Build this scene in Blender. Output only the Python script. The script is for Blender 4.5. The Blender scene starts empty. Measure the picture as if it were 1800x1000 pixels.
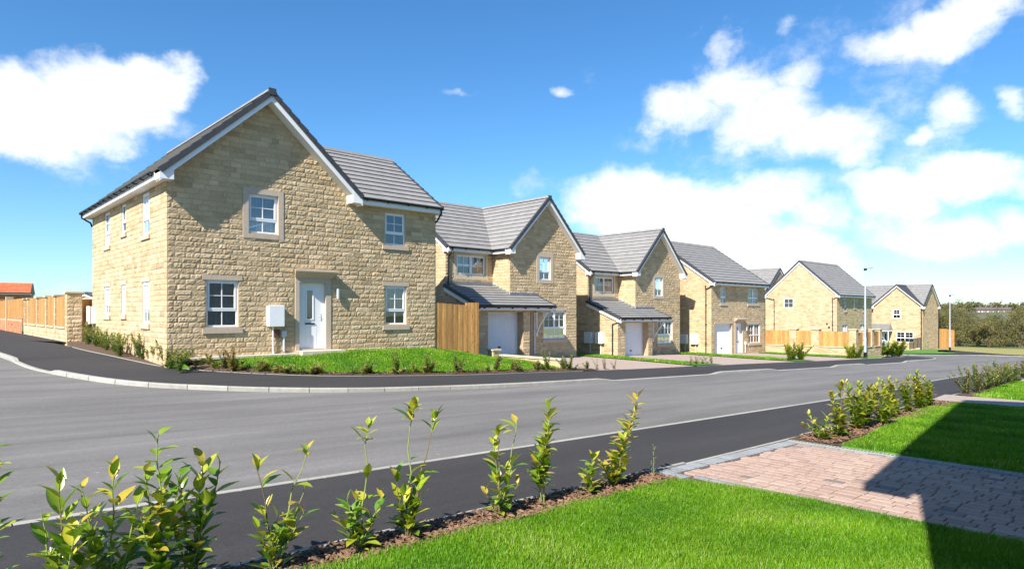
import bpy, bmesh, math, random
import numpy as np
from mathutils import Vector, Matrix, noise
R = math.radians
random.seed(7)
ANG = math.atan2(.6798, .7334)            # street direction
CA, SA = math.cos(ANG), math.sin(ANG)
CAMH = 1.7
sc = bpy.context.scene
COL = sc.collection

# ------------------------------------------------------------------ site frame
def sm(a, b, x):
    t = min(1, max(0, (x-a)/(b-a))); return t*t*(3-2*t)
def gz(s, w):
    """ground height; s runs along the street, w across it"""
    ss = max(-30, min(110, s))
    return -.03125*ss + .044*max(0, min(w, 28)-14)*(1-sm(14, 22, s))
def P(s, w, z=0): return (s*CA-w*SA, s*SA+w*CA, z)

# ------------------------------------------------------------------ materials
MATS = {}
def new_mat(name):
    m = bpy.data.materials.new(name); m.use_nodes = True
    nt = m.node_tree; b = nt.nodes['Principled BSDF']
    MATS[name] = m
    return m, nt, b
def N(nt, t, **kw):
    n = nt.nodes.new(t)
    for k, v in kw.items():
        if k.startswith('i_'):
            key = k[2:]
            key = int(key) if key.isdigit() else key.replace('_', ' ')
            n.inputs[key].default_value = v
        else: setattr(n, k, v)
    return n
def mixc(nt, fac, a, b, mode='MIX'):
    n = nt.nodes.new('ShaderNodeMix'); n.data_type = 'RGBA'; n.blend_type = mode
    for i, v in ((0, fac), (6, a), (7, b)):
        if hasattr(v, 'links') or hasattr(v, 'is_linked'): nt.links.new(v, n.inputs[i])
        elif i == 0: n.inputs[i].default_value = v
        else: n.inputs[i].default_value = (*v, 1)
    return n.outputs[2]
def ramp(nt, src, stops):
    n = nt.nodes.new('ShaderNodeValToRGB'); cr = n.color_ramp
    while len(cr.elements) < len(stops): cr.elements.new(.5)
    for e, (p, c) in zip(cr.elements, stops):
        e.position = p; e.color = (c, c, c, 1) if isinstance(c, (int, float)) else (*c, 1)
    nt.links.new(src, n.inputs[0]); return n.outputs[0]
def noise_n(nt, scale, detail=4, rough=.55, coord='Object', stretch=None):
    tc = nt.nodes.new('ShaderNodeTexCoord'); src = tc.outputs[coord]
    if stretch:
        mp = nt.nodes.new('ShaderNodeMapping'); mp.inputs['Scale'].default_value = stretch
        nt.links.new(src, mp.inputs[0]); src = mp.outputs[0]
    n = N(nt, 'ShaderNodeTexNoise', i_Scale=scale, i_Detail=detail, i_Roughness=rough)
    nt.links.new(src, n.inputs['Vector']); return n.outputs[0]
def bump(nt, b, h, strength=.3, dist=.01):
    n = N(nt, 'ShaderNodeBump', i_Strength=strength, i_Distance=dist)
    nt.links.new(h, n.inputs['Height']); nt.links.new(n.outputs[0], b.inputs['Normal'])
def attr(nt, name='tint'):
    n = nt.nodes.new('ShaderNodeAttribute'); n.attribute_name = name; return n.outputs['Fac']
def simple(name, col, rough=.6, nscale=None, var=.15, bmp=0, bd=.005, metallic=0, spec=.5, stretch=None, tint=0):
    m, nt, b = new_mat(name)
    b.inputs['Roughness'].default_value = rough; b.inputs['Metallic'].default_value = metallic
    b.inputs['Specular IOR Level'].default_value = spec
    if nscale:
        n = noise_n(nt, nscale, 5, .6, stretch=stretch)
        lo = tuple(c*(1-var) for c in col); hi = tuple(min(1, c*(1+var)) for c in col)
        c = ramp(nt, n, [(.25, lo), (.75, hi)])
        if tint:
            t = ramp(nt, attr(nt), [(0, 1-tint), (1, 1+tint*.6)])
            c = mixc(nt, 1, c, t, 'MULTIPLY')
        nt.links.new(c, b.inputs['Base Color'])
        if bmp: bump(nt, b, n, bmp, bd)
    else: b.inputs['Base Color'].default_value = (*col, 1)
    return m

def stone_mat(name, base, alt, dark):
    m, nt, b = new_mat(name)
    t = attr(nt)
    c = ramp(nt, t, [(0, dark), (.35, base), (.75, alt), (1, tuple(x*1.08 for x in alt))])
    n1 = noise_n(nt, 1.1, 4); c = mixc(nt, 1, c, ramp(nt, n1, [(.3, .92), (.7, 1.06)]), 'MULTIPLY')
    n2 = noise_n(nt, 28, 6, .7); c = mixc(nt, 1, c, ramp(nt, n2, [(.3, .80), (.65, 1.08)]), 'MULTIPLY')
    n3 = noise_n(nt, 7, 5, .65); n4 = noise_n(nt, .7, 2)
    k = N(nt, 'ShaderNodeMath', operation='MULTIPLY'); nt.links.new(ramp(nt, n3, [(.58, 0), (.70, .5)]), k.inputs[0]); nt.links.new(ramp(nt, n4, [(.4, .25), (.62, 1)]), k.inputs[1])
    c = mixc(nt, k.outputs[0], c, tuple(x*.5 for x in (base[0]*.95, base[1]*1.02, base[2]*1.3)))
    nt.links.new(c, b.inputs['Base Color'])
    b.inputs['Roughness'].default_value = .9; b.inputs['Specular IOR Level'].default_value = .2
    bump(nt, b, n2, .5, .012)
    return m
stone = stone_mat('pitched_stone', (.50, .372, .220), (.60, .45, .280), (.39, .288, .170))
mortar = simple('mortar', (.44, .33, .20), .95, 6, .2, .3)
brickm = stone_mat('red_brick', (.46, .17, .08), (.55, .24, .12), (.36, .12, .06))
cast = simple('cast_stone', (.48, .39, .30), .85, 12, .1, .15)
castw = simple('pale_coping', (.55, .47, .33), .85, 9, .12, .15)
white = simple('white_plastic', (.80, .80, .81), .35, 2, .04)
whited = simple('white_door_skin', (.78, .78, .80), .4, 3, .04)
soffm = simple('soffit_board', (.74, .73, .70), .5, 2, .04)
tile = simple('grey_roof_tile', (.235, .224, .216), .8, 9, .12, .25, .004, tint=.10)
tiled = simple('dark_verge', (.045, .047, .052), .6, 6, .2)
tilered = simple('orange_roof_tile', (.62, .15, .06), .8, 6, .15, tint=.2)
lead = simple('lead_flashing', (.16, .17, .19), .5, 4, .25)
black = simple('black_plastic', (.012, .012, .013), .35, 5, .2)
dark = simple('dark_room', (.05, .045, .04), .9, 3, .2)
blindm = simple('blind_slat', (.82, .82, .82), .6, 3, .05)
galv = simple('galvanised_steel', (.52, .55, .58), .45, 6, .12, metallic=.35)
brownp = simple('brown_plastic', (.10, .045, .03), .4, 5, .1)
greyp = simple('grey_plastic', (.55, .56, .58), .4, 5, .05)
curtain = simple('red_cushion', (.28, .03, .05), .8, 6, .3)
concrete = simple('kerb_concrete', (.34, .325, .285), .9, 7, .16, .3, tint=.12)
slab = simple('pale_slab', (.56, .50, .40), .9, 7, .12, .2)
stemm = simple('shrub_stem', (.16, .11, .045), .8, 20, .3)
stemg = simple('green_stem', (.22, .26, .06), .6, 20, .2)
bark = simple('tree_bark', (.11, .085, .06), .9, 5, .3, .4)

m, nt, b = new_mat('fence_timber')
n = noise_n(nt, 5, 6, .6, stretch=(6, 6, .45)); n2 = noise_n(nt, 9, 2, .5, stretch=(2, 2, 1.6))
c = ramp(nt, n, [(.3, (.36, .155, .035)), (.7, (.66, .36, .12))])
c = mixc(nt, 1, c, ramp(nt, n2, [(.28, .45), (.36, 1)]), 'MULTIPLY')
c = mixc(nt, 1, c, ramp(nt, attr(nt), [(0, .66), (1, 1.14)]), 'MULTIPLY')
nt.links.new(c, b.inputs['Base Color']); b.inputs['Roughness'].default_value = .75; bump(nt, b, n, .3, .004)
timber = m

def asphalt(name, col, patch, speck):
    m, nt, b = new_mat(name)
    f = noise_n(nt, 95, 3, .7); g = noise_n(nt, .5, 5, .6, stretch=(.35, 1.6, 1)); h = noise_n(nt, 16, 4, .7)
    c = ramp(nt, f, [(.3, tuple(x*(1-speck) for x in col)), (.68, tuple(x*(1+speck) for x in col))])
    c = mixc(nt, 1, c, ramp(nt, g, [(.3, 1-patch), (.7, 1+patch)]), 'MULTIPLY')
    c = mixc(nt, 1, c, ramp(nt, h, [(.3, .88), (.7, 1.10)]), 'MULTIPLY')
    st_ = noise_n(nt, 1, 6, .65, stretch=(.12, 2.2, 1)); c = mixc(nt, 1, c, ramp(nt, st_, [(.35, 1-patch*.8), (.66, 1+patch*.8)]), 'MULTIPLY')
    # dusty scuffs and the odd pale chip
    v = N(nt, 'ShaderNodeTexVoronoi', i_Scale=1.7); tc = nt.nodes.new('ShaderNodeTexCoord')
    nt.links.new(tc.outputs['Object'], v.inputs['Vector'])
    chip = ramp(nt, v.outputs['Distance'], [(.022, 1), (.04, 0)])
    c = mixc(nt, chip, c, tuple(min(1, x*2.0) for x in col))
    nt.links.new(c, b.inputs['Base Color']); b.inputs['Roughness'].default_value = .88
    b.inputs['Specular IOR Level'].default_value = .3
    bump(nt, b, f, .55, .006); return m
roadm = asphalt('road_asphalt', (.160, .150, .141), .17, .32)
pavem = asphalt('footpath_asphalt', (.041, .038, .038), .12, .45)

m, nt, b = new_mat('block_paver')
c = ramp(nt, attr(nt), [(0, (.15, .14, .14)), (.12, (.19, .16, .15)), (.3, (.35, .235, .185)), (.7, (.42, .295, .235)), (1, (.48, .37, .30))])
n2 = noise_n(nt, 30, 5, .7); c = mixc(nt, 1, c, ramp(nt, n2, [(.3, .8), (.7, 1.12)]), 'MULTIPLY')
nt.links.new(c, b.inputs['Base Color']); b.inputs['Roughness'].default_value = .9; bump(nt, b, n2, .3, .004); paver = m
paverg = simple('grey_paver', (.24, .25, .26), .9, 20, .15, .3, tint=.2)
m, nt, b = new_mat('far_paving')
tc = nt.nodes.new('ShaderNodeTexCoord')
br = N(nt, 'ShaderNodeTexBrick', i_Scale=1, i_Mortar_Size=.008, i_Brick_Width=.2, i_Row_Height=.15)
br.inputs['Color1'].default_value = (.42, .315, .26, 1); br.inputs['Color2'].default_value = (.36, .285, .24, 1); br.inputs['Mortar'].default_value = (.24, .19, .15, 1)
nt.links.new(tc.outputs['Object'], br.inputs['Vector']); nt.links.new(br.outputs[0], b.inputs['Base Color']); b.inputs['Roughness'].default_value = .9
farpave = m
soil = simple('bark_soil', (.10, .060, .038), .95, 24, .5, .8, .02)
chipm = simple('bark_chip', (.19, .105, .062), .9, 9, .35, tint=.5)
field = simple('rough_ground', (.11, .13, .045), .95, .35, .35, .4)
hillm = simple('hill_fields', (.10, .11, .055), 1, .02, .45)

def foliage(name, stops, rough=.45, trans=.3, spec=.5, sc_=6):
    m, nt, b = new_mat(name)
    c = ramp(nt, attr(nt), stops)
    n = noise_n(nt, sc_, 3); c = mixc(nt, 1, c, ramp(nt, n, [(.3, .85), (.7, 1.12)]), 'MULTIPLY')
    nt.links.new(c, b.inputs['Base Color']); b.inputs['Roughness'].default_value = rough
    b.inputs['Specular IOR Level'].default_value = spec
    out = nt.nodes['Material Output']
    t = nt.nodes.new('ShaderNodeBsdfTranslucent'); nt.links.new(c, t.inputs['Color'])
    mx = nt.nodes.new('ShaderNodeMixShader'); mx.inputs[0].default_value = trans
    nt.links.new(b.outputs[0], mx.inputs[1]); nt.links.new(t.outputs[0], mx.inputs[2]); nt.links.new(mx.outputs[0], out.inputs[0])
    return m
grassm = foliage('grass_blade', [(0, (.035, .125, .006)), (.5, (.138, .31, .007)), (.85, (.25, .42, .015)), (1, (.50, .50, .20))], .5, .35, .3, 1.2)
turfm = simple('turf_base', (.075, .20, .010), .95, 5, .35, .5, .02)
laurelm = foliage('laurel_leaf', [(0, (.035, .11, .012)), (.35, (.095, .22, .016)), (.65, (.26, .36, .022)), (.92, (.50, .46, .04)), (1, (.46, .28, .05))], .3, .28, .5)
shrubm = foliage('shrub_leaf', [(0, (.05, .10, .02)), (.4, (.14, .22, .04)), (.75, (.32, .36, .07)), (1, (.46, .22, .08))], .5, .3)
rosem = foliage('rose_leaf', [(0, (.07, .085, .035)), (.4, (.17, .18, .06)), (.7, (.30, .19, .09)), (1, (.50, .38, .08))], .55, .3)
woodm = foliage('hedgerow_leaf', [(0, (.075, .072, .034)), (.35, (.155, .15, .055)), (.7, (.205, .185, .06)), (.93, (.26, .17, .085)), (1, (.17, .22, .045))], .7, .2, .2, .15)
vergem = simple('dry_verge_grass', (.27, .24, .07), .95, 3, .3, .5, .02)

m, nt, b = new_mat('window_glass')
out = nt.nodes['Material Output']; nt.nodes.remove(b)
g = N(nt, 'ShaderNodeBsdfGlossy', i_Roughness=.015); g.inputs['Color'].default_value = (.9, .95, 1, 1)
t = nt.nodes.new('ShaderNodeBsdfTransparent'); t.inputs['Color'].default_value = (.72, .78, .82, 1)
fr = N(nt, 'ShaderNodeFresnel', i_IOR=1.55); mx = nt.nodes.new('ShaderNodeMixShader')
wob = noise_n(nt, .9, 2); bp = N(nt, 'ShaderNodeBump', i_Strength=.12, i_Distance=.02); nt.links.new(wob, bp.inputs['Height']); nt.links.new(bp.outputs[0], g.inputs['Normal'])
add = N(nt, 'ShaderNodeMath', operation='MULTIPLY_ADD'); nt.links.new(fr.outputs[0], add.inputs[0]); add.inputs[1].default_value = 1.0; add.inputs[2].default_value = .12
nt.links.new(add.outputs[0], mx.inputs[0]); nt.links.new(t.outputs[0], mx.inputs[1]); nt.links.new(g.outputs[0], mx.inputs[2]); nt.links.new(mx.outputs[0], out.inputs[0])
glass = m
carp = simple('car_paint_white', (.78, .79, .80), .2, 2, .02)
rubber = simple('tyre_rubber', (.02, .02, .02), .8, 10, .2)

# ------------------------------------------------------------------ mesh builder
class MB:
    def __init__(s): s.v = []; s.f = []; s.m = []; s.t = []; s.mats = []
    def mi(s, mat):
        if mat not in s.mats: s.mats.append(mat)
        return s.mats.index(mat)
    def add(s, vs, fs, mat, tint=.5):
        o = len(s.v); k = s.mi(mat)
        s.v += [tuple(v) for v in vs]; s.t += [tint]*len(vs)
        for f in fs: s.f.append(tuple(i+o for i in f)); s.m.append(k)
    def quad(s, a, b, c, d, mat, tint=.5): s.add([a, b, c, d], [(0, 1, 2, 3)], mat, tint)
    def poly(s, pts, mat, tint=.5): s.add(pts, [tuple(range(len(pts)))], mat, tint)
    def box(s, p, q, mat, fr=None, tint=.5):
        x0, y0, z0 = p; x1, y1, z1 = q
        vs = [(x0, y0, z0), (x1, y0, z0), (x1, y1, z0), (x0, y1, z0), (x0, y0, z1), (x1, y0, z1), (x1, y1, z1), (x0, y1, z1)]
        if fr: vs = [fr(*v) for v in vs]
        s.add(vs, [(0, 3, 2, 1), (4, 5, 6, 7), (0, 1, 5, 4), (1, 2, 6, 5), (2, 3, 7, 6), (3, 0, 4, 7)], mat, tint)
    def prism(s, pts, off, mat, tint=.5):
        n = len(pts); off = Vector(off)
        vs = [tuple(p) for p in pts]+[tuple(Vector(p)+off) for p in pts]
        s.add(vs, [tuple(range(n)), tuple(range(2*n-1, n-1, -1))]+[(i, (i+1) % n, n+(i+1) % n, n+i) for i in range(n)], mat, tint)
    def tube(s, pts, rad, mat, n=8, tint=.5):
        pts = [Vector(p) for p in pts]; rs = rad if isinstance(rad, (list, tuple)) else [rad]*len(pts)
        vs = []; fs = []
        for i, p in enumerate(pts):
            d = (pts[min(i+1, len(pts)-1)]-pts[max(i-1, 0)]).normalized()
            a = d.cross(Vector((0, 0, 1)) if abs(d.z) < .9 else Vector((1, 0, 0))).normalized(); b_ = d.cross(a)
            for k in range(n):
                an = 2*math.pi*k/n; vs.append(p+(a*math.cos(an)+b_*math.sin(an))*rs[i])
        for i in range(len(pts)-1):
            for k in range(n): fs.append((i*n+k, i*n+(k+1) % n, (i+1)*n+(k+1) % n, (i+1)*n+k))
        fs.append(tuple(range(n))[::-1]); fs.append(tuple(range((len(pts)-1)*n, len(pts)*n)))
        s.add(vs, fs, mat, tint)
    def build(s, name, parent=None, smooth=False, normals=True):
        me = bpy.data.meshes.new(name); me.from_pydata(s.v, [], s.f)
        for mt in s.mats: me.materials.append(mt)
        me.polygons.foreach_set('material_index', s.m)
        at = me.attributes.new('tint', 'FLOAT', 'POINT'); at.data.foreach_set('value', s.t)
        if normals:
            bm = bmesh.new(); bm.from_mesh(me); bmesh.ops.recalc_face_normals(bm, faces=bm.faces); bm.to_mesh(me); bm.free()
        if smooth: me.polygons.foreach_set('use_smooth', [True]*len(me.polygons))
        me.update()
        o = bpy.data.objects.new(name, me); COL.objects.link(o)
        if parent: o.parent = parent
        return o
class Sep:
    """each run of trim becomes a part of its own"""
    def __init__(s, n, p): s.n = n; s.p = p
    def box(s, *a): m = MB(); m.box(*a); m.build('ridge_end' if s.n == 'verge' else s.n, s.p)
    def build(s, *a): pass
def sep(f):
    def g(mb, *a, **k):
        if isinstance(mb, Sep): m = MB(); f(m, *a, **k); m.build('box_end' if f.__name__ == 'box_end' else mb.n, mb.p)
        else: f(mb, *a, **k)
    return g
def tag(o, label=None, cat=None, group=None, kind=None):
    if label: o['label'] = label
    if cat: o['category'] = cat
    if group: o['group'] = group
    if kind: o['kind'] = kind
    return o
def thing(name, s, w, z, label, cat, group=None, rot=0):
    o = bpy.data.objects.new(name, None); COL.objects.link(o); o.empty_display_size = .3
    o.location = P(s, w, z); o.rotation_euler = (0, 0, ANG+rot)
    return tag(o, label, cat, group)
def site(o):                       # site meshes are modelled in (s, w, z)
    o.rotation_euler = (0, 0, ANG); return o
def struct(mb, name, smooth=False): return tag(site(mb.build(name, smooth=smooth)), kind='structure')

# ------------------------------------------------------------------ building kit
def front(x0, y0): return lambda a, d, z: (x0+a, y0-d, z)      # faces -y
def left(x0, y0): return lambda a, d, z: (x0-d, y0+a, z)       # faces -x, a runs back along +y
def right(x0, y0): return lambda a, d, z: (x0+d, y0+a, z)      # faces +x
def back(x0, y0): return lambda a, d, z: (x0+a, y0+d, z)       # faces +y

def stone_wall(mb, fr, L, prof, blocks=(), holes=(), zb=-.6, fine=1, mat=None, mort=None, course=.15, rev=.14, plain=False):
    """prof: list of (a, ztop) giving the top outline; blocks: no stones there; holes: real openings"""
    mat = mat or stone; mort = mort or mortar
    def ztop(a):
        for (a0, z0), (a1, z1) in zip(prof, prof[1:]):
            if a0 <= a <= a1: return z0+(z1-z0)*((a-a0)/(a1-a0) if a1 > a0 else 0)
        return prof[-1][1]
    zr = min(z for _, z in prof)
    A = sorted(set([0, L]+[h[i] for h in holes for i in (0, 1)])); Zs = sorted(set([zb, zr]+[h[i] for h in holes for i in (2, 3)]))
    for a0, a1 in zip(A, A[1:]):
        for z0, z1 in zip(Zs, Zs[1:]):
            if any(h[0] <= a0 and a1 <= h[1] and h[2] <= z0 and z1 <= h[3] for h in holes): continue
            mb.quad(fr(a0, 0, z0), fr(a1, 0, z0), fr(a1, 0, z1), fr(a0, 0, z1), mort)
    up = [p for p in prof if p[1] > zr+1e-6]
    if up:
        pts = [(p[0], p[1]) for p in prof]; poly = [(0, zr)]+[p for p in pts if p[1] >= zr]+[(L, zr)]
        q = []
        for p in poly:
            if not q or (abs(p[0]-q[-1][0]) > 1e-6 or abs(p[1]-q[-1][1]) > 1e-6): q.append(p)
        if len(q) > 3 and abs(q[0][0]-q[-1][0]) < 1e-6 and abs(q[0][1]-q[-1][1]) < 1e-6: q.pop()
        mb.poly([fr(a, 0, z) for a, z in q], mort)
    for a0, a1, z0, z1 in holes:
        for (p, q) in (((a0, z0), (a0, z1)), ((a1, z0), (a1, z1)), ((a0, z0), (a1, z0)), ((a0, z1), (a1, z1))):
            mb.quad(fr(p[0], 0, p[1]), fr(q[0], 0, q[1]), fr(q[0], -rev, q[1]), fr(p[0], -rev, p[1]), cast if rev < .2 else mort)
    if plain: return
    nz = int((max(z for _, z in prof)-zb)/course)+1
    g = .005
    for r in range(nz):
        z0 = zb+r*course; z1 = z0+course; zc = z1-.03
        allow = []; st = .02; k = 0; a = 0; cur = None
        while a <= L+1e-6:
            ok = ztop(min(a, L)) > zc and not any(bl[0]-.004 < a < bl[1]+.004 and bl[2] < (z0+z1)/2 < bl[3] for bl in blocks)
            if ok and cur is None: cur = a
            if not ok and cur is not None: allow.append((cur, a-st)); cur = None
            a += st
        if cur is not None: allow.append((cur, L))
        for a0, a1 in allow:
            if a1-a0 < .04: continue
            x = a0; first = True
            while x < a1-1e-4:
                ln = random.choice((.22, .28, .33, .38, .44, .5))
                if first: ln *= random.uniform(.4, 1); first = False
                if a1-(x+ln) < .14: ln = a1-x
                xa, xb, za, zb_ = x+g, x+ln-g, z0+g, z1-g
                x += ln
                if xb-xa < .02: continue
                nx = max(2, int((xb-xa)/(.045 if fine else .11)+.5)); nn = 4 if fine else 3
                h = random.uniform(.008, .018); tx = random.uniform(-.5, .5); tz = random.uniform(-.5, .6)
                sd = random.random()*50; vs = []; fs = []
                for j in range(nn+1):
                    for i in range(nx+1):
                        e = i in (0, nx) or j in (0, nn); u = i/nx-.5; v = j/nn-.5
                        if e: d = .003+random.uniform(0, .004)
                        else: d = max(.006, h*(1+tx*u*1.3+tz*v*1.6)+random.uniform(-.0065, .0065))
                        jx = 0 if i in (0, nx) else random.uniform(-.008, .008); jz = 0 if j in (0, nn) else random.uniform(-.006, .006)
                        vs.append(fr(xa+(xb-xa)*i/nx+jx, d, za+(zb_-za)*j/nn+jz))
                for j in range(nn):
                    for i in range(nx):
                        q = j*(nx+1)+i; fs.append((q, q+1, q+nx+2, q+nx+1))
                mb.add(vs, fs, mat, min(1, max(0, random.gauss(.5, .22))))

def slope(mb, A, B, C, D, rows=None, gauge=.375, tw=.31, mat=None, under=True):
    mat = mat or tile
    A, B, C, D = map(Vector, (A, B, C, D)); e = (B-A).normalized(); n = e.cross((D-A)).normalized()
    if n.z < 0: n = -n
    up = (D-A)-e*(D-A).dot(e); ln = up.length; rows = rows or max(1, round(ln/gauge))
    for r in range(rows):
        t0, t1 = r/rows, min(1, (r+1.0)/rows)
        P0, P1, Q0, Q1 = A.lerp(D, t0), A.lerp(D, t1), B.lerp(C, t0), B.lerp(C, t1)
        xl0, xl1, xr0, xr1 = [(p-A).dot(e) for p in (P0, P1, Q0, Q1)]
        base0, base1 = P0-e*xl0, P1-e*xl1
        k0 = math.floor(min(xl0, xl1)/tw)-1; k1 = math.ceil(max(xr0, xr1)/tw)+1; off = (r % 2)*tw/2
        for k in range(k0, k1+1):
            a, b = k*tw+off+.0008, (k+1)*tw+off-.0008
            c0, d0 = max(a, xl0), min(b, xr0); c1, d1 = max(a, xl1), min(b, xr1)
            if d0-c0 < .004 and d1-c1 < .004: continue
            if d0 < c0: c0 = d0 = min(max((c0+d0)/2, xl0), xr0)
            if d1 < c1: c1 = d1 = min(max((c1+d1)/2, xl1), xr1)
            h0 = .050+random.uniform(-.001, .001); h1 = .010
            dn = (base0-base1).normalized()*.02
            p = [base0+e*c0+dn+n*.026, base0+e*d0+dn+n*.026, base1+e*d1, base1+e*c1]
            top = [base0+e*c0+dn+n*h0, base0+e*d0+dn+n*h0, p[2]+n*h1, p[3]+n*h1]
            mb.add(p+top, [(4, 5, 6, 7), (0, 1, 5, 4), (0, 4, 7, 3), (1, 2, 6, 5)], mat, random.random())
    if under:
        mb.quad(A, B, C, D, tiled); o = n*-.05; mb.quad(A+o, B+o, C+o, D+o, tiled)

@sep
def ridge(mb, P0, P1, mat=None):
    P0, P1 = Vector(P0), Vector(P1); d = (P1-P0); L = d.length; d.normalize(); sd = d.cross(Vector((0, 0, 1))).normalized()
    prof = [(-.15, -.075), (-.085, .035), (0, .06), (.085, .035), (.15, -.075)]; k = max(1, round(L/.45))
    for i in range(k):
        a = P0+d*(L*i/k+.006); b = P0+d*(L*(i+1)/k-.006)
        vs = [p+sd*x+Vector((0, 0, z)) for p in (a, b) for x, z in prof]
        mb.add(vs, [(j, j+1, j+6, j+5) for j in range(4)]+[(0, 1, 2, 3, 4), (5, 6, 7, 8, 9)], mat or tile, random.random())

@sep
def verge(mb, E, Rr, out, rows, mat=None):
    """stepped dry-verge caps from eave point E to ridge point Rr; out = outward unit vector"""
    E, Rr, out = Vector(E), Vector(Rr), Vector(out); d = Rr-E; L = d.length; d.normalize()
    n = out.cross(d); n = n if n.z > 0 else -n
    for i in range(rows):
        a = E+d*(L*i/rows); b = E+d*(L*(i+1)/rows+.02)
        h0, h1 = .062, .034
        vs = [a-out*.07+n*h0, a+out*.05+n*h0, b+out*.045+n*h1, b-out*.065+n*h1, a-out*.07-n*.05, a+out*.05-n*.10, b+out*.045-n*.10, b-out*.065-n*.05]
        mb.add(vs, [(0, 1, 2, 3), (0, 4, 5, 1), (1, 5, 6, 2), (4, 7, 6, 5), (0, 3, 7, 4), (2, 6, 7, 3)], mat or tiled, random.random())

@sep
def barge(mb, E, Rr, out, o):
    E, Rr, out = Vector(E), Vector(Rr), Vector(out); z = Vector((0, 0, 1))
    a0, b0 = E-z*.075, Rr-z*.075; a1, b1 = E-z*.30, Rr-z*.30
    i = out*-.03
    mb.add([a0, b0, b1, a1, a0+i, b0+i, b1+i, a1+i], [(0, 1, 2, 3), (4, 7, 6, 5), (0, 4, 5, 1), (3, 2, 6, 7)], white)
    k = out*-o; zz = z*.02
    mb.quad(a1+zz+i, b1+zz+i, b1+zz+k, a1+zz+k, soffm)

@sep
def box_end(mb, x_out, x_in, y0, y1, zs, ztop_out, ztop_in, axis='x'):
    if axis == 'x': pts = [(x_out, y0, zs), (x_in, y0, zs), (x_in, y0, ztop_in), (x_out, y0, ztop_out)]; off = (0, y1-y0, 0)
    else: pts = [(y0, x_out, zs), (y0, x_in, zs), (y0, x_in, ztop_in), (y0, x_out, ztop_out)]; off = (y1-y0, 0, 0)
    mb.prism(pts, off, white)

def eaves(root, p, q, out, zs, e=.3, h=.19, dp=(), gut=True):
    """p,q: wall-line ends (x,y); out: outward direction. fascia+soffit, gutter"""
    p, q, out = Vector((*p, 0)), Vector((*q, 0)), Vector((*out, 0)); L = (q-p).length; d = (q-p).normalized()
    fr = lambda a, dd, z: tuple(p+d*a+out*dd+Vector((0, 0, z)))
    mb = MB(); mb.box((0, -.02, zs), (L, e, zs+.018), soffm, fr); mb.box((0, e-.001, zs-.012), (L, e+.022, zs+h), white, fr); mb.build('fascia', root)
    if gut:
        g = MB(); prof = []
        for k in range(7):
            an = math.pi*k/6; prof.append((e+.026+.056-.056*math.cos(an), zs+h-.005-.062*math.sin(an)))
        vs = [fr(a, x, z) for a in (0, L) for x, z in prof]
        g.add(vs, [(k, k+1, 8+k, 7+k) for k in range(6)]+[tuple(range(7)), tuple(range(7, 14))], black)
        g.box((0, e+.13, zs+h-.018), (L, e+.142, zs+h), black, fr)
        for k in range(int(L/.8)+1):
            a = min(L-.04, k*.8+.2); g.box((a, e+.01, zs+h-.085), (a+.03, e+.15, zs+h-.02), black, fr)
        g.build('gutter', root)

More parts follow.
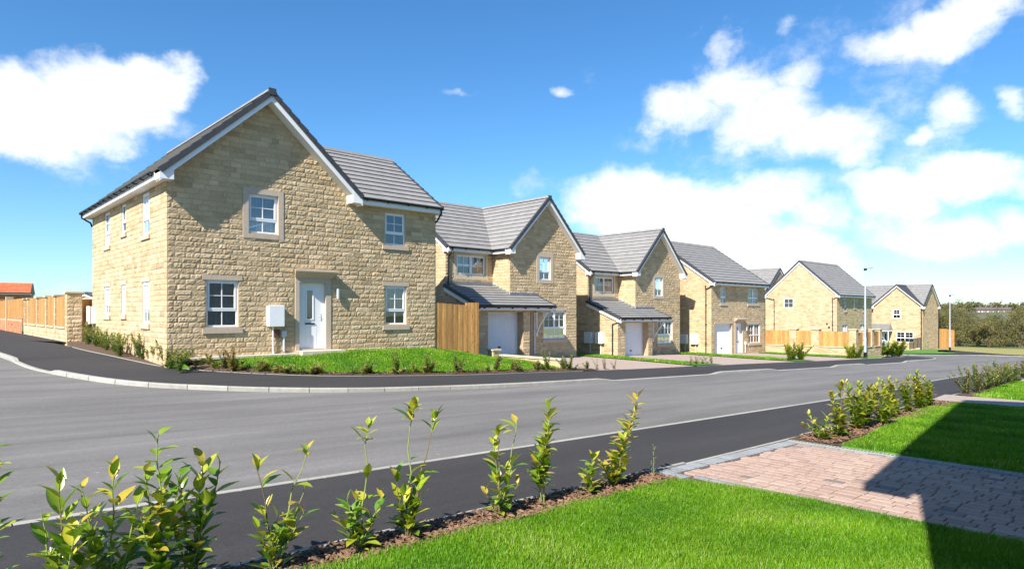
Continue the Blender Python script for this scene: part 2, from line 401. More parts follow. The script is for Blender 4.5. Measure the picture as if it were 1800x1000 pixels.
def window(root, fr, a0, a1, z0, z1, cols=1, tr=.38, ug=(2, 2), lg=(2, 1), dep=.06, blind=0, lintel=None, sill=None, surround=0, back=None):
    """white casement; tr = transom height fraction (None: single sash); cols = casements side by side"""
    mb = MB(); F = .055; d0, d1 = -dep-.05, -dep
    mb.box((a0, d0, z0), (a0+F, d1, z1), white, fr); mb.box((a1-F, d0, z0), (a1, d1, z1), white, fr)
    mb.box((a0+F, d0, z0), (a1-F, d1, z0+F), white, fr); mb.box((a0+F, d0, z1-F), (a1-F, d1, z1), white, fr)
    mb.box((a0-.01, d0, z0-.03), (a1+.01, -.02, z0-.001), white, fr)
    cw = (a1-a0-F)/cols; zt = z0+(z1-z0)*tr if tr else None
    panes = []
    for c in range(cols):
        xa = a0+F+cw*c; xb = a0+cw*(c+1)
        if c: mb.box((xa-F, d0, z0+F), (xa, d1+.004, z1-F), white, fr)
        segs = [(z0+F, z1-F, ug)] if not tr else [(z0+F, zt-F/2, lg), (zt+F/2, z1-F, ug)]
        if tr: mb.box((xa, d0, zt-F/2), (xb, d1+.006, zt+F/2), white, fr)
        for k, (za, zb, g) in enumerate(segs):
            S = .042
            if k == len(segs)-1:
                e1 = d1+.012
                mb.box((xa, d0+.01, za), (xa+S, e1, zb), white, fr); mb.box((xb-S, d0+.01, za), (xb, e1, zb), white, fr)
                mb.box((xa+S, d0+.01, za), (xb-S, e1, za+S), white, fr); mb.box((xa+S, d0+.01, zb-S), (xb-S, e1, zb), white, fr)
                ia, ib, ja, jb = xa+S, xb-S, za+S, zb-S
            else: ia, ib, ja, jb = xa, xb, za, zb
            for i in range(1, g[0]):
                x = ia+(ib-ia)*i/g[0]; mb.box((x-.011, d0+.012, ja), (x+.011, d0+.042, jb), white, fr)
            for j in range(1, g[1]):
                z = ja+(jb-ja)*j/g[1]; mb.box((ia, d0+.014, z-.011), (ib, d0+.040, z+.011), white, fr)
            panes.append((ia, ib, ja, jb))
    w = mb.build('window', root)
    mb = MB()
    for ia, ib, ja, jb in panes: mb.quad(fr(ia, d0+.025, ja), fr(ib, d0+.025, ja), fr(ib, d0+.025, jb), fr(ia, d0+.025, jb), glass)
    mb.build('pane', w)
    if blind:
        mb = MB(); zz = z1-F; n = 0
        zlow = z1-(z1-z0)*blind
        while zz > zlow:
            mb.quad(fr(a0+F, d0-.05, zz), fr(a1-F, d0-.05, zz), fr(a1-F, d0-.066, zz-.024), fr(a0+F, d0-.066, zz-.024), blindm); zz -= .034
        for x in (a0+.3, a1-.3): mb.box((x, d0-.05, zlow), (x+.015, d0-.045, z1-F), blindm, fr)
        mb.build('blind', w)
    if back is not None:
        mb = MB(); mb.box((a0+.1, d0-.5, z0-.1), (a1-.1, d0-.4, z0+(z1-z0)*back), curtain, fr); mb.build('cushion', w)
    if lintel or surround or sill:
        if surround:
            s_ = surround; mb = MB()
            mb.box((a0-s_, -.01, z0-s_), (a0-.001, .026, z1+s_), cast, fr); mb.box((a1+.001, -.01, z0-s_), (a1+s_, .026, z1+s_), cast, fr)
            mb.box((a0-.001, -.01, z1+.001), (a1+.001, .024, z1+s_), cast, fr); mb.box((a0-.001, -.01, z0-s_), (a1+.001, .03, z0-.031), cast, fr)
            mb.build('surround', w)
        if lintel: mb = MB(); mb.box((a0-.11, -.01, z1+.001), (a1+.11, .022, z1+lintel), cast, fr); mb.build('lintel', w)
        if sill: mb = MB(); mb.box((a0-.11, -.08, z0-sill-.031), (a1+.11, .055, z0-.031), cast, fr); mb.build('sill', w)
    return w

def bl(a0, a1, z0, z1, lintel=0, sill=0, surround=0):
    r = [(a0, a1, z0-.03, z1)]
    if surround: r = [(a0-surround, a1+surround, z0-surround, z1+surround)]
    if lintel: r.append((a0-.11, a1+.11, z1, z1+lintel))
    if sill: r.append((a0-.11, a1+.11, z0-sill-.03, z0))
    return r

def garage_door(root, fr, a0, a1, z1, dep):
    mb = MB(); F = .07
    mb.box((a0, -dep-.06, 0), (a0+F, -dep, z1), white, fr); mb.box((a1-F, -dep-.06, 0), (a1, -dep, z1), white, fr); mb.box((a0+F, -dep-.06, z1-F), (a1-F, -dep, z1), white, fr)
    g = mb.build('garage_door', root); mb = MB(); n = 22; w = (a1-a0-2*F)/n
    for i in range(n):
        x = a0+F+i*w
        p = [fr(x, -dep-.04, .01), fr(x+w*.35, -dep-.015, .01), fr(x+w*.7, -dep-.015, .01), fr(x+w, -dep-.04, .01)]
        q = [(fr(x, -dep-.04, z1-F)), fr(x+w*.35, -dep-.015, z1-F), fr(x+w*.7, -dep-.015, z1-F), fr(x+w, -dep-.04, z1-F)]
        for k in range(3): mb.quad(p[k], p[k+1], q[k+1], q[k], whited)
    mb.build('door_panel', g)
    mb = MB(); c = (a0+a1)/2-.05; mb.box((c-.07, -dep-.02, .42), (c+.07, -dep+.01, .50), black, fr); mb.build('handle', g)

def meter_box(root, fr, a0, a1, z0, z1, pipe=True):
    mb = MB(); mb.box((a0, .0, z0), (a1, .2, z1), whited, fr); mb.box((a0-.012, .2, z0-.01), (a1+.012, .225, z1+.015), whited, fr)
    o = mb.build('meter_box', root); bv = o.modifiers.new('Bevel', 'BEVEL'); bv.width = .012; bv.segments = 2
    if pipe:
        mb = MB(); c = (a0+a1)/2-.06; mb.tube([fr(c, .07, z0), fr(c, .07, -.3)], .022, whited); mb.build('service_pipe', o)

def downpipe(root, fr, a, z1, z0=0, swan=.33, r=.034):
    mb = MB(); mb.tube([fr(a, swan, z1), fr(a, swan, z1-.08), fr(a, .06, z1-.32), fr(a, .06, z0)], r, black)
    z = z0+.8
    while z < z1-.5: mb.box((a-.06, .0, z), (a+.06, .10, z+.03), black, fr); z += 1.3
    mb.build('downpipe', root)

def door(root, fr, a0, a1, z1, dep=.08, glz=(.34, .56)):
    mb = MB(); F = .05
    mb.box((a0, -dep-.07, 0), (a0+F, -dep, z1), white, fr); mb.box((a1-F, -dep-.07, 0), (a1, -dep, z1), white, fr); mb.box((a0+F, -dep-.07, z1-F), (a1-F, -dep, z1), white, fr)
    mb.box((a0, -dep-.07, -.05), (a1, .0, .03), cast, fr)
    d = mb.build('door', root); mb = MB(); w = a1-a0
    ga, gb = a0+w*glz[0], a0+w*glz[1]; gz0, gz1 = .98, 1.88
    D = -dep-.03; B = -dep-.065
    mb.box((a0+F, B, .03), (ga-.04, D, z1-F), whited, fr); mb.box((gb+.04, B, .03), (a1-F, D, z1-F), whited, fr)
    mb.box((ga-.04, B, .03), (gb+.04, D, gz0-.04), whited, fr); mb.box((ga-.04, B, gz1+.04), (gb+.04, D, z1-F), whited, fr)
    for x in (a0+w*.3, a0+w*.5, a0+w*.7): mb.box((x, D, .12), (x+.006, D+.003, .80), greyp, fr)
    for p, q in (((ga-.04, gz0-.04), (ga, gz1+.04)), ((gb, gz0-.04), (gb+.04, gz1+.04)), ((ga, gz1), (gb, gz1+.04)), ((ga, gz0-.04), (gb, gz0))):
        mb.box((p[0], B, p[1]), (q[0], D+.014, q[1]), white, fr)
    l = mb.build('door_leaf', d)
    mb = MB(); mb.quad(fr(ga, D-.01, gz0), fr(gb, D-.01, gz0), fr(gb, D-.01, gz1), fr(ga, D-.01, gz1), glass); mb.build('glazing', l)
    mb = MB(); mb.box((ga-.06, D, .80), (gb+.06, D+.02, .845), black, fr); mb.build('letterbox', l)
    mb = MB(); x = a1-F-.06; mb.box((x-.015, D, .92), (x+.015, D+.012, 1.14), galv, fr); mb.tube([fr(x, D+.01, 1.03), fr(x, D+.05, 1.03), fr(x-.11, D+.05, 1.03)], .009, galv, 6); mb.build('handle', l)

def canopy(root, fr, a0, a1, z0, z1, out=.3):
    mb = MB(); prof = [(0, z0), (.05, z0), (.08, z0+.04), (.16, z0+.09), (out-.04, z1-.07), (out-.02, z1-.05), (out, z1-.05), (out, z1), (0, z1+.03)]
    mid = .11
    vs = []; n = len(prof)
    for k, (d, z) in enumerate(prof):
        f = min(1, d/out); vs.append(fr(a0+mid*(1-f), d, z))
    for k, (d, z) in enumerate(prof):
        f = min(1, d/out); vs.append(fr(a1-mid*(1-f), d, z))
    mb.add(vs, [tuple(range(n)), tuple(range(n, 2*n))]+[(i, (i+1) % n, n+(i+1) % n, n+i) for i in range(n)], cast)
    mb.build('door_canopy', root)

def wall_light(root, fr, a, z):
    mb = MB(); mb.box((a-.03, 0, z-.08), (a+.03, .05, z+.08), galv, fr)
    o = mb.build('wall_light', root); mb = MB(); mb.tube([fr(a, .10, z-.16), fr(a, .10, z+.16)], .05, galv, 12); mb.tube([fr(a, .10, z-.162), fr(a, .10, z-.10)], .042, white, 12); mb.build('lamp_shade', o)

# ------------------------------------------------------------------ ground sheets
def sheet(name, poly, mat, dz=0, step=1.0, zf=None, skirt=0, kind='structure'):
    bm = bmesh.new(); vs = [bm.verts.new((s, w, 0)) for s, w in poly]; bm.faces.new(vs)
    s0, s1 = min(p[0] for p in poly), max(p[0] for p in poly); w0, w1 = min(p[1] for p in poly), max(p[1] for p in poly)
    for ax, lo, hi in ((0, s0, s1), (1, w0, w1)):
        k = max(1, int((hi-lo)/step))
        for i in range(1, k):
            c = [0, 0, 0]; c[ax] = lo+(hi-lo)*i/k; n = [0, 0, 0]; n[ax] = 1
            bmesh.ops.bisect_plane(bm, geom=bm.verts[:]+bm.edges[:]+bm.faces[:], plane_co=c, plane_no=n)
    f = zf or (lambda s, w: gz(s, w)+dz)
    for v in bm.verts: v.co.z = f(v.co.x, v.co.y)
    if skirt:
        be = [e for e in bm.edges if e.is_boundary]
        r = bmesh.ops.extrude_edge_only(bm, edges=be)
        for g in r['geom']:
            if isinstance(g, bmesh.types.BMVert): g.co.z -= skirt
    bmesh.ops.recalc_face_normals(bm, faces=bm.faces)
    me = bpy.data.meshes.new(name); bm.to_mesh(me); bm.free(); me.materials.append(mat)
    if me.polygons and sum(p.normal.z*p.area for p in me.polygons) < 0: me.flip_normals()
    o = bpy.data.objects.new(name, me); COL.objects.link(o); site(o)
    return tag(o, kind=kind)

def big_ground():
    def ax(a, b, near0, near1, st):
        xs = []; x = near0
        while x < near1: xs.append(x); x += st
        d = st
        while x < b: xs.append(x); d *= 1.35; x += d
        xs.append(b); x = near0; d = st
        while x > a: d *= 1.35; x -= d; xs.append(max(a, x))
        return sorted(set(xs))
    X = ax(-250, 1500, -12, 112, 1.5); Y = ax(-500, 1300, -6, 62, 1.5)
    mb = MB(); vs = [(s, w, gz(s, w)-.10) for w in Y for s in X]; n = len(X)
    mb.add(vs, [(j*n+i, j*n+i+1, (j+1)*n+i+1, (j+1)*n+i) for j in range(len(Y)-1) for i in range(n-1)], field)
    struct(mb, 'ground')
big_ground()

KERB = [(-1.5, 60), (-1.2, 45), (.1, 33), (1.2, 28), (1.92, 24.1), (2.2, 21.3), (2.5, 19.85), (3.05, 18.2), (3.5, 17.25), (4.04, 16.5), (4.7, 15.9), (5.7, 15.15), (7.2, 14.4), (9.5, 13.75), (12.3, 13.3), (15.6, 13.2), (20, 13.2), (30, 13.05), (40, 12.95), (49, 13.0), (53, 13.2), (55.6, 14.2), (56.8, 16), (57.2, 20), (57.2, 30)]
def catmull(pts, n=6):
    out = []
    for i in range(len(pts)-1):
        p0, p1, p2, p3 = [Vector(pts[min(max(k, 0), len(pts)-1)]) for k in (i-1, i, i+1, i+2)]
        for j in range(n):
            t = j/n
            out.append(tuple(.5*((2*p1)+(p2-p0)*t+(2*p0-5*p1+4*p2-p3)*t*t+(3*p1-p0-3*p2+p3)*t**3)))
    out.append(tuple(pts[-1])); return out
KC = catmull(KERB, 5)
NEARK = [(-30, 6.65), (19, 6.7), (25, 7.05), (31, 7.3), (46, 7.6), (60, 7.4), (66, 5.5), (67.5, 0), (68, -40)]
NK = catmull(NEARK, 5)
FARK = [(62.5, 30), (62.5, 19), (63.3, 17.7), (65, 16.8), (68, 15.6), (71.5, 14.6), (74.0, 11.5), (76, 4), (77, -40)]
FK = catmull(FARK, 5)
road_poly = [(-30, 6.6)]+NK[1:]+FK[::-1]+KC[::-1]+[(-9, 60), (-9, 15), (-12, 13.2), (-30, 13.2)]
sheet('road', road_poly, roadm, 0, 2.0)

def kerb(name, line, side, up, width=.125, back=0, blocklen=.9, joint=.008, hmin=.0):
    """blocks along line; side=+1 kerb body lies on the left of travel; up(s,w) upstand"""
    pts = [Vector((p[0], p[1], 0)) for p in line]
    L = [0]
    for a, b in zip(pts, pts[1:]): L.append(L[-1]+(b-a).length)
    def at(l):
        l = max(0, min(L[-1]-1e-4, l))
        for i in range(len(L)-1):
            if L[i+1] >= l: break
        t = (l-L[i])/max(1e-6, L[i+1]-L[i]); p = pts[i].lerp(pts[i+1], t); d = (pts[i+1]-pts[i]).normalized()
        return p, Vector((-d.y, d.x, 0))*side
    mb = MB(); l = 0
    while l < L[-1]-.2:
        l1 = min(L[-1], l+blocklen); sub = 3; rings = []
        for k in range(sub+1):
            p, n = at(l+joint+(l1-l-2*joint)*k/sub); h = up(p.x, p.y); z = gz(p.x, p.y); q = p+n*width
            f = max(.0, h)
            rings.append([(p.x, p.y, z-.08), (p.x+n.x*.002, p.y+n.y*.002, z+max(.004, f-.02)), (p.x+n.x*.018, p.y+n.y*.018, z+f+.003), (q.x, q.y, z+f+.003), (q.x, q.y, z-.08)])
        vs = [v for r in rings for v in r]
        fs = [(k*5+j, k*5+j+1, k*5+6+j, k*5+5+j) for k in range(sub) for j in range(4)]+[tuple(range(5)), tuple(range(sub*5, sub*5+5))]
        mb.add(vs, fs, concrete, random.random()); l = l1
    return struct(mb, name)
def up_far(s, w):
    if w > 17.2 and s < 10: return .10 if not (19.6 < w < 22.6) else .03
    h = .10
    for a, b in ((17.0, 22.6), (28.5, 34), (39, 45)): h -= .085*(sm(a-1, a, s)-sm(b, b+1, s))
    return h
kerb('kerb', KC, 1, up_far)
kerb('kerb', NK, -1, lambda s, w: .008, width=.11)
kerb('kerb', FK, 1, lambda s, w: .05)

# far footpath
BACK = [(-.4, 60), (1.0, 45), (2.2, 36), (3.2, 31), (3.9, 27), (4.1, 25.2), (4.45, 23.2), (4.75, 21.4), (5.15, 19.6), (6.3, 17.95), (8.3, 16.5), (10.9, 15.8), (13, 15.45), (16, 15.35), (18, 15.35), (23, 15.6), (28, 15.5), (36, 15.3), (44, 15.25), (50, 15.3), (53.5, 15.4), (55.0, 15.9), (55.5, 17.5), (55.6, 22), (55.6, 30)]
BK = catmull(BACK, 5)
def offset_line(line, d):
    out = []
    for i, p in enumerate(line):
        a = Vector(line[max(0, i-1)]); b = Vector(line[min(len(line)-1, i+1)]); t = (b-a).normalized(); out.append((p[0]-t.y*d, p[1]+t.x*d))
    return out
KO = offset_line(KC, .12)
pv = MB()
def strip(mb, A, B, n, fa, fb, mat, rows=6):
    """ruled strip between two polylines parametrised 0..1"""
    def samp(L, t):
        x = t*(len(L)-1); i = min(int(x), len(L)-2); f = x-i; return (L[i][0]*(1-f)+L[i+1][0]*f, L[i][1]*(1-f)+L[i+1][1]*f)
    vs = []
    for i in range(n+1):
        a, b = samp(A, i/n), samp(B, i/n); za, zb = fa(*a), fb(*b)
        for j in range(rows+1):
            t = j/rows; vs.append((a[0]+(b[0]-a[0])*t, a[1]+(b[1]-a[1])*t, za+(zb-za)*t))
    mb.add(vs, [(i*(rows+1)+j, i*(rows+1)+j+1, (i+1)*(rows+1)+j+1, (i+1)*(rows+1)+j) for i in range(n) for j in range(rows)], mat)
def resample(line, key, vals):
    """points of a polyline at given values of coordinate key"""
    return line
# pair the two lines by arc position
def arc(line, n):
    L = [0]
    for a, b in zip(line, line[1:]): L.append(L[-1]+math.dist(a, b))
    out = []; j = 0
    for k in range(n+1):
        l = L[-1]*k/n
        while j < len(L)-2 and L[j+1] < l: j += 1
        t = (l-L[j])/max(1e-9, L[j+1]-L[j]); out.append((line[j][0]*(1-t)+line[j+1][0]*t, line[j][1]*(1-t)+line[j+1][1]*t))
    return out
def nearest_pairs(A, B):
    """for each point of A the nearest point on B, monotone"""
    out = []; lo = 0; Bd = arc(B, 1200)
    for a in A:
        best = min(range(lo, min(len(Bd), lo+160)), key=lambda k: math.dist(a, Bd[k])); lo = best; out.append(Bd[best])
    return out
KA = arc(KO, 260); BA = nearest_pairs(KA, BK)
hk = lambda s, w: gz(s, w)+up_far(s, w)-.004
hb = lambda s, w: gz(s, w)+.11
strip(pv, KA, BA, 260, hk, hb, pavem, 4)
struct(pv, 'pavement')
sheet('pavement', [(-.2, 60), (1.0, 45), (2.2, 36), (3.2, 31), (4.28, 29.3), (4.28, 60)], pavem, dz=.104, step=2)
# thin pin kerb at the back of the far footpath
mb = MB(); q = arc(BK, 200)
for a, b in zip(q, q[1:]):
    if a[1] > 26.5 or 17.6 < a[0] < 25.6 or 28.6 < a[0] < 34.8: continue
    t = (Vector(b)-Vector(a)).normalized(); nx, ny = -t.y*.05, t.x*.05
    zs = [gz(*a)+.122, gz(*b)+.122]
    mb.add([(a[0], a[1], zs[0]-.1), (b[0], b[1], zs[1]-.1), (b[0], b[1], zs[1]), (a[0], a[1], zs[0]), (a[0]+nx, a[1]+ny, zs[0]), (b[0]+nx, b[1]+ny, zs[1]), (a[0]+nx, a[1]+ny, zs[0]-.1), (b[0]+nx, b[1]+ny, zs[1]-.1)], [(0, 1, 2, 3), (3, 2, 5, 4), (4, 5, 7, 6)], concrete, .5)
struct(mb, 'path_edging')
# near footpath
nkl = [(s, w-.11) for s, w in NK if s <= 60]
sheet('pavement', [(-30, 4.55)]+[(s, w) for s, w in nkl]+[(60, 5.9), (46, 6.0), (36, 5.7), (30, 5.45), (23.5, 5.1), (17, 4.9), (11.8, 4.63), (7, 4.55), (-30, 4.55)][:-1], pavem, .006, 2.0)
mb = MB(); q = [(-10, 4.5), (7, 4.5), (11.8, 4.58), (17, 4.85), (23.5, 5.05), (30, 5.4), (36, 5.65), (46, 5.95)]; q = arc(q, 62)
for a, b in zip(q, q[1:]):
    g = .004; z0, z1 = gz(*a)+.012, gz(*b)+.012
    hh = .0 if 6.3 < a[0] < 10 else .02
    mb.box((0, 0, 0), (1, .05, 1), concrete, lambda x, y, z: (a[0]+g+(b[0]-a[0]-2*g)*x, a[1]+(b[1]-a[1])*x+y, (z0+(z1-z0)*x)+(-.1 if z == 0 else hh)), random.random())
struct(mb, 'path_edging')
# far side beyond the bend
strip_mb = MB(); strip(strip_mb, FK, [(s+1.6, w+.9) for s, w in FK], 60, lambda s, w: gz(s, w)+.04, lambda s, w: gz(s, w)+.05, pavem, 2); struct(strip_mb, 'pavement')

# ------------------------------------------------------------------ plots, lawns, drives
def back_w(s):
    L = [p for p in BK if p[0] > 4.0]
    for a, b in zip(L, L[1:]):
        if a[0] <= s <= b[0]: return a[1]+(b[1]-a[1])*(s-a[0])/(b[0]-a[0]+1e-9)
    return L[0][1] if s < L[0][0] else 15.35
def lawn_z_h1(s, w):
    wf = back_w(s)+.25
    t = sm(0, 1, (w-wf)/(19.3-wf)) if wf < 19.2 else 1
    top = .40+(.085 if 9.3 < s < 11.5 else 0)*sm(17, 19, w)-.0*s
    top = .40+.045*sm(8.9, 9.8, s)*(1-sm(10.6, 13, s))-.54*sm(13.2, 17.6, s)
    if w > 19.3: return top
    lo = gz(s, w)+.12
    return lo+(max(lo, top)-lo)*t
back_h1 = [p for p in BK if 4.85 < p[0] < 18.0]
# side bed by the gable wall
sideb = [p for p in BK if 3.95 < p[0] < 5.6]
front_line = [(p[0]+.02, p[1]+.05) for p in back_h1]
lawn_h1 = [p for p in front_line if p[0] > 5.6]+[(18.6, 15.6), (17.52, 16.4), (17.5, 20.05), (14.2, 20.05), (14.2, 19.5), (14.0, 19.36), (5.15, 19.36)]
sheet('lawn_soil', lawn_h1, turfm, zf=lambda s, w: lawn_z_h1(s, w)-.012, step=.45, skirt=.3)
sheet('side_bed', [(p[0]+.03, p[1]+.02) for p in sideb]+[(5.6, 19.2), (5.12, 19.45), (5.12, 29.2), (4.3, 29.3), (3.95, 26.6)], soil, dz=.125, step=.6)
bedline = [p for p in front_line if p[0] > 5.2]
mb = MB(); A = arc(bedline+[(18.7, 15.45)], 80); B = [(a[0]+max(0, (8-a[0])*.1), a[1]+.5) for a in A]
strip(mb, A, B, 80, lambda s, w: lawn_z_h1(s, w)+.012, lambda s, w: lawn_z_h1(s, w)+.02, soil, 3); struct(mb, 'planting_bed')
# slab path at the foot of house one
mb = MB()
for i in range(11):
    s0 = 5.3+i*.6
    if s0 > 11.6: break
    mb.box((s0+.004, 19.02, .38), (s0+.596, 19.42, .445), slab)
mb.box((8.75, 18.80, .30), (10.2, 19.40, .505), slab)
struct(mb, 'slab_path')
# retaining wall beside drive of second house
rw = thing('retaining_wall', 17.5, 18, gz(17.5, 18)-.1, 'low pale stone retaining wall with flat coping between first lawn and next drive', 'wall')
mb = MB()
for k in range(7):
    w0 = -1.75+k*.55
    for c_ in range(4): mb.box((-.02, w0+.005, -.4+c_*.22), (.16, w0+.545, -.4+c_*.22+.212), stone, None, random.random())
mb.build('wall_body', rw)
mb = MB()
for k in range(4): mb.box((-.06, -1.8+k*.97, .482), (.22, -1.8+k*.97+.96, .545), castw, None)
mb.build('coping', rw)
mb = MB(); mb.box((-.35, 1.6, .1), (.0, 1.95, .70), stone); mb.box((-.4, 1.55, .70), (.05, 2.0, .76), castw); mb.build('end_pier', rw)

ALLOT = lambda s, w: gz(s, w)+.115
sheet('driveway', [(18.75, 15.5), (25.6, 15.65), (26.3, 18), (27.4, 22.5), (27.4, 24.6), (17.7, 24.6), (17.7, 16.3)], farpave, dz=.112, step=1.5)
sheet('driveway', [(28.0, 15.6), (35.6, 15.4), (35.9, 18), (37.2, 22.5), (37.3, 25), (28.2, 25), (28.0, 20)], farpave, dz=.112, step=1.5)
sheet('driveway', [(38.0, 15.4), (45.4, 15.3), (45.2, 18), (46.4, 23.2), (38.7, 23.2), (38.2, 18)], farpave, dz=.112, step=1.5)
sheet('lawn_soil', [(25.6, 15.7), (28.0, 15.6), (28.2, 20), (29.5, 23.5), (29.5, 32), (26.5, 32), (27.4, 24), (26.6, 19)], turfm, dz=.15, step=1)
sheet('lawn_soil', [(35.6, 15.45), (38.0, 15.4), (38.6, 18.5), (39.6, 23), (39.6, 32), (37.3, 32), (37.3, 23.5), (36.0, 18.5)], turfm, dz=.15, step=1)
sheet('lawn_soil', [(45.4, 15.35), (49.5, 15.45), (51, 15.8), (51.6, 16.5), (47.6, 16.5), (47.55, 23), (46.4, 23), (45.2, 18)], turfm, dz=.15, step=1)
sheet('lawn_soil', [(64, 19.6), (66, 18.3), (70, 16.9), (73, 16.3), (77, 19), (84, 20.8), (93, 22.0), (93, 23), (86.5, 22.9), (79, 22.3), (74, 24), (64, 24)], turfm, dz=.09, step=3)
sheet('pavement', [(63.6, 20.5), (64.2, 18.9), (69.5, 17.0), (73.5, 15.9), (76.5, 12.5), (79, 4), (82, 4), (84, 19), (76.5, 19.0), (73, 16.5), (66, 18.3), (64.2, 19.6)], pavem, dz=.07, step=3)
sheet('grass_verge', [(75.5, 13), (78, 3), (79, -40), (112, -40), (112, 28), (94, 26), (86, 19.5)], vergem, dz=.1, step=3)

# near lawns
LAWN_A = [(-3, 4.1), (6.2, 4.12), (6.48, 3.4), (6.62, 2.7), (6.62, -6), (-3, -6)]
LAWN_B = [(10.17, -6), (10.17, 3.75), (11.5, 3.85), (14.3, 4.2), (17.0, 4.45), (19.2, 4.35), (19.4, 3.5), (19.4, -6)]
LAWN_C = [(21.75, -6), (21.75, 4.55), (25, 4.75), (30.5, 5.05), (31, 4.8), (31, -6)]
LAWN_D = [(32.9, -6), (32.9, 5.2), (45, 5.6), (45, -6)]
NZ = lambda s, w: gz(s, w)+.035
for pl in (LAWN_A, LAWN_B, LAWN_C, LAWN_D): sheet('lawn_soil', pl, turfm, zf=NZ, step=1.0, skirt=.08)
sheet('planting_bed', [(-3, 4.02), (6.3, 4.02), (6.3, 4.5), (-3, 4.5)], soil, zf=lambda s, w: gz(s, w)+.028+.02*noise.noise((s*2, w*3, 0)), step=.12)
sheet('planting_bed', [(10.17, 3.6), (19.3, 4.3), (19.4, 4.9), (10.17, 4.55)], soil, zf=lambda s, w: gz(s, w)+.024+.02*noise.noise((s*2, w*3, 0)), step=.2)
sheet('planting_bed', [(21.8, 4.4), (31, 4.9), (31, 5.4), (21.8, 4.98)], soil, dz=.045, step=.5)
sheet('planting_bed', [(33, 5.1), (45, 5.5), (45, 5.9), (33, 5.5)], soil, dz=.045, step=.8)
for a, b in ((19.4, 21.75), (31, 32.9)): sheet('garden_path', [(a, -6), (b, -6), (b, 5.2), (a, 5.0)], farpave, dz=.03, step=1.5)
sheet('drive_base', [(6.5, -6), (10.1, -6), (10.1, 4.5), (6.15, 4.5), (6.15, 4.0), (6.5, 3.3)], soil, dz=-.004, step=1)
# block paved drive, real blocks
mb = MB(); rnd = random.Random(3)
def block(mb, s0, s1, w0, w1, mat, t):
    g = .0045; c = .009; h = .022+rnd.uniform(-.0015, .0015)
    a = [(s0+g, w0+g), (s1-g, w0+g), (s1-g, w1-g), (s0+g, w1-g)]; b = [(s0+g+c, w0+g+c), (s1-g-c, w0+g+c), (s1-g-c, w1-g-c), (s0+g+c, w1-g-c)]
    vs = [(s, w, gz(s, w)-.01) for s, w in a]+[(s, w, gz(s, w)+h-.005) for s, w in a]+[(s, w, gz(s, w)+h) for s, w in b]
    fs = [(8, 9, 10, 11)]+[(i, (i+1) % 4, 4+(i+1) % 4, 4+i) for i in range(4)]+[(4+i, 4+(i+1) % 4, 8+(i+1) % 4, 8+i) for i in range(4)]
    mb.add(vs, fs, mat, t)
s = 6.72; r = 0
while s < 9.8:
    rw_ = .155; w = 4.28
    w -= rnd.uniform(0, .1)
    while w > -2.5:
        l = rnd.choice((.12, .16, .2, .24)); t = min(1, max(0, rnd.gauss(.58, .14))) if rnd.random() > .04 else .14
        if w-l < -2.5: break
        block(mb, s, min(9.86, s+rw_), w-l, w, paver, t); w -= l
    s += rw_
# gap fillers along the top of the rows are covered by the grey header course
w = 4.28
s = 6.2
while s < 9.95: block(mb, s, s+.1, 4.285, 4.49, paverg, rnd.random()); s += .1
s = 6.25
while s < 6.6: block(mb, s, s+.12, 4.08, 4.285, paverg, rnd.random()); s += .12
for s_, dirn in ((6.62, 1), (9.87, 1)):
    w = 4.28 if s_ > 7 else 4.07
    while w > -2.5: block(mb, s_, s_+.1, w-.2, w, paverg, rnd.random()); w -= .2
struct(mb, 'driveway')
mb = MB(); w = 4.48
while w > -2.6:
    mb.box((9.985, w-.998, 0), (10.125, w, 1), concrete, lambda x, y, z: (x, y, gz(x, y)+(-.05 if z == 0 else .026)), .8); w -= 1.0
struct(mb, 'drain_channel')
mb = MB(); w = 4.44
while w > -2.5: mb.box((10.02, w-.024, .0268), (10.09, w, .0272), black, lambda x, y, z: (x, y, gz(x, y)+z)); w -= .05
struct(mb, 'drain_slots')

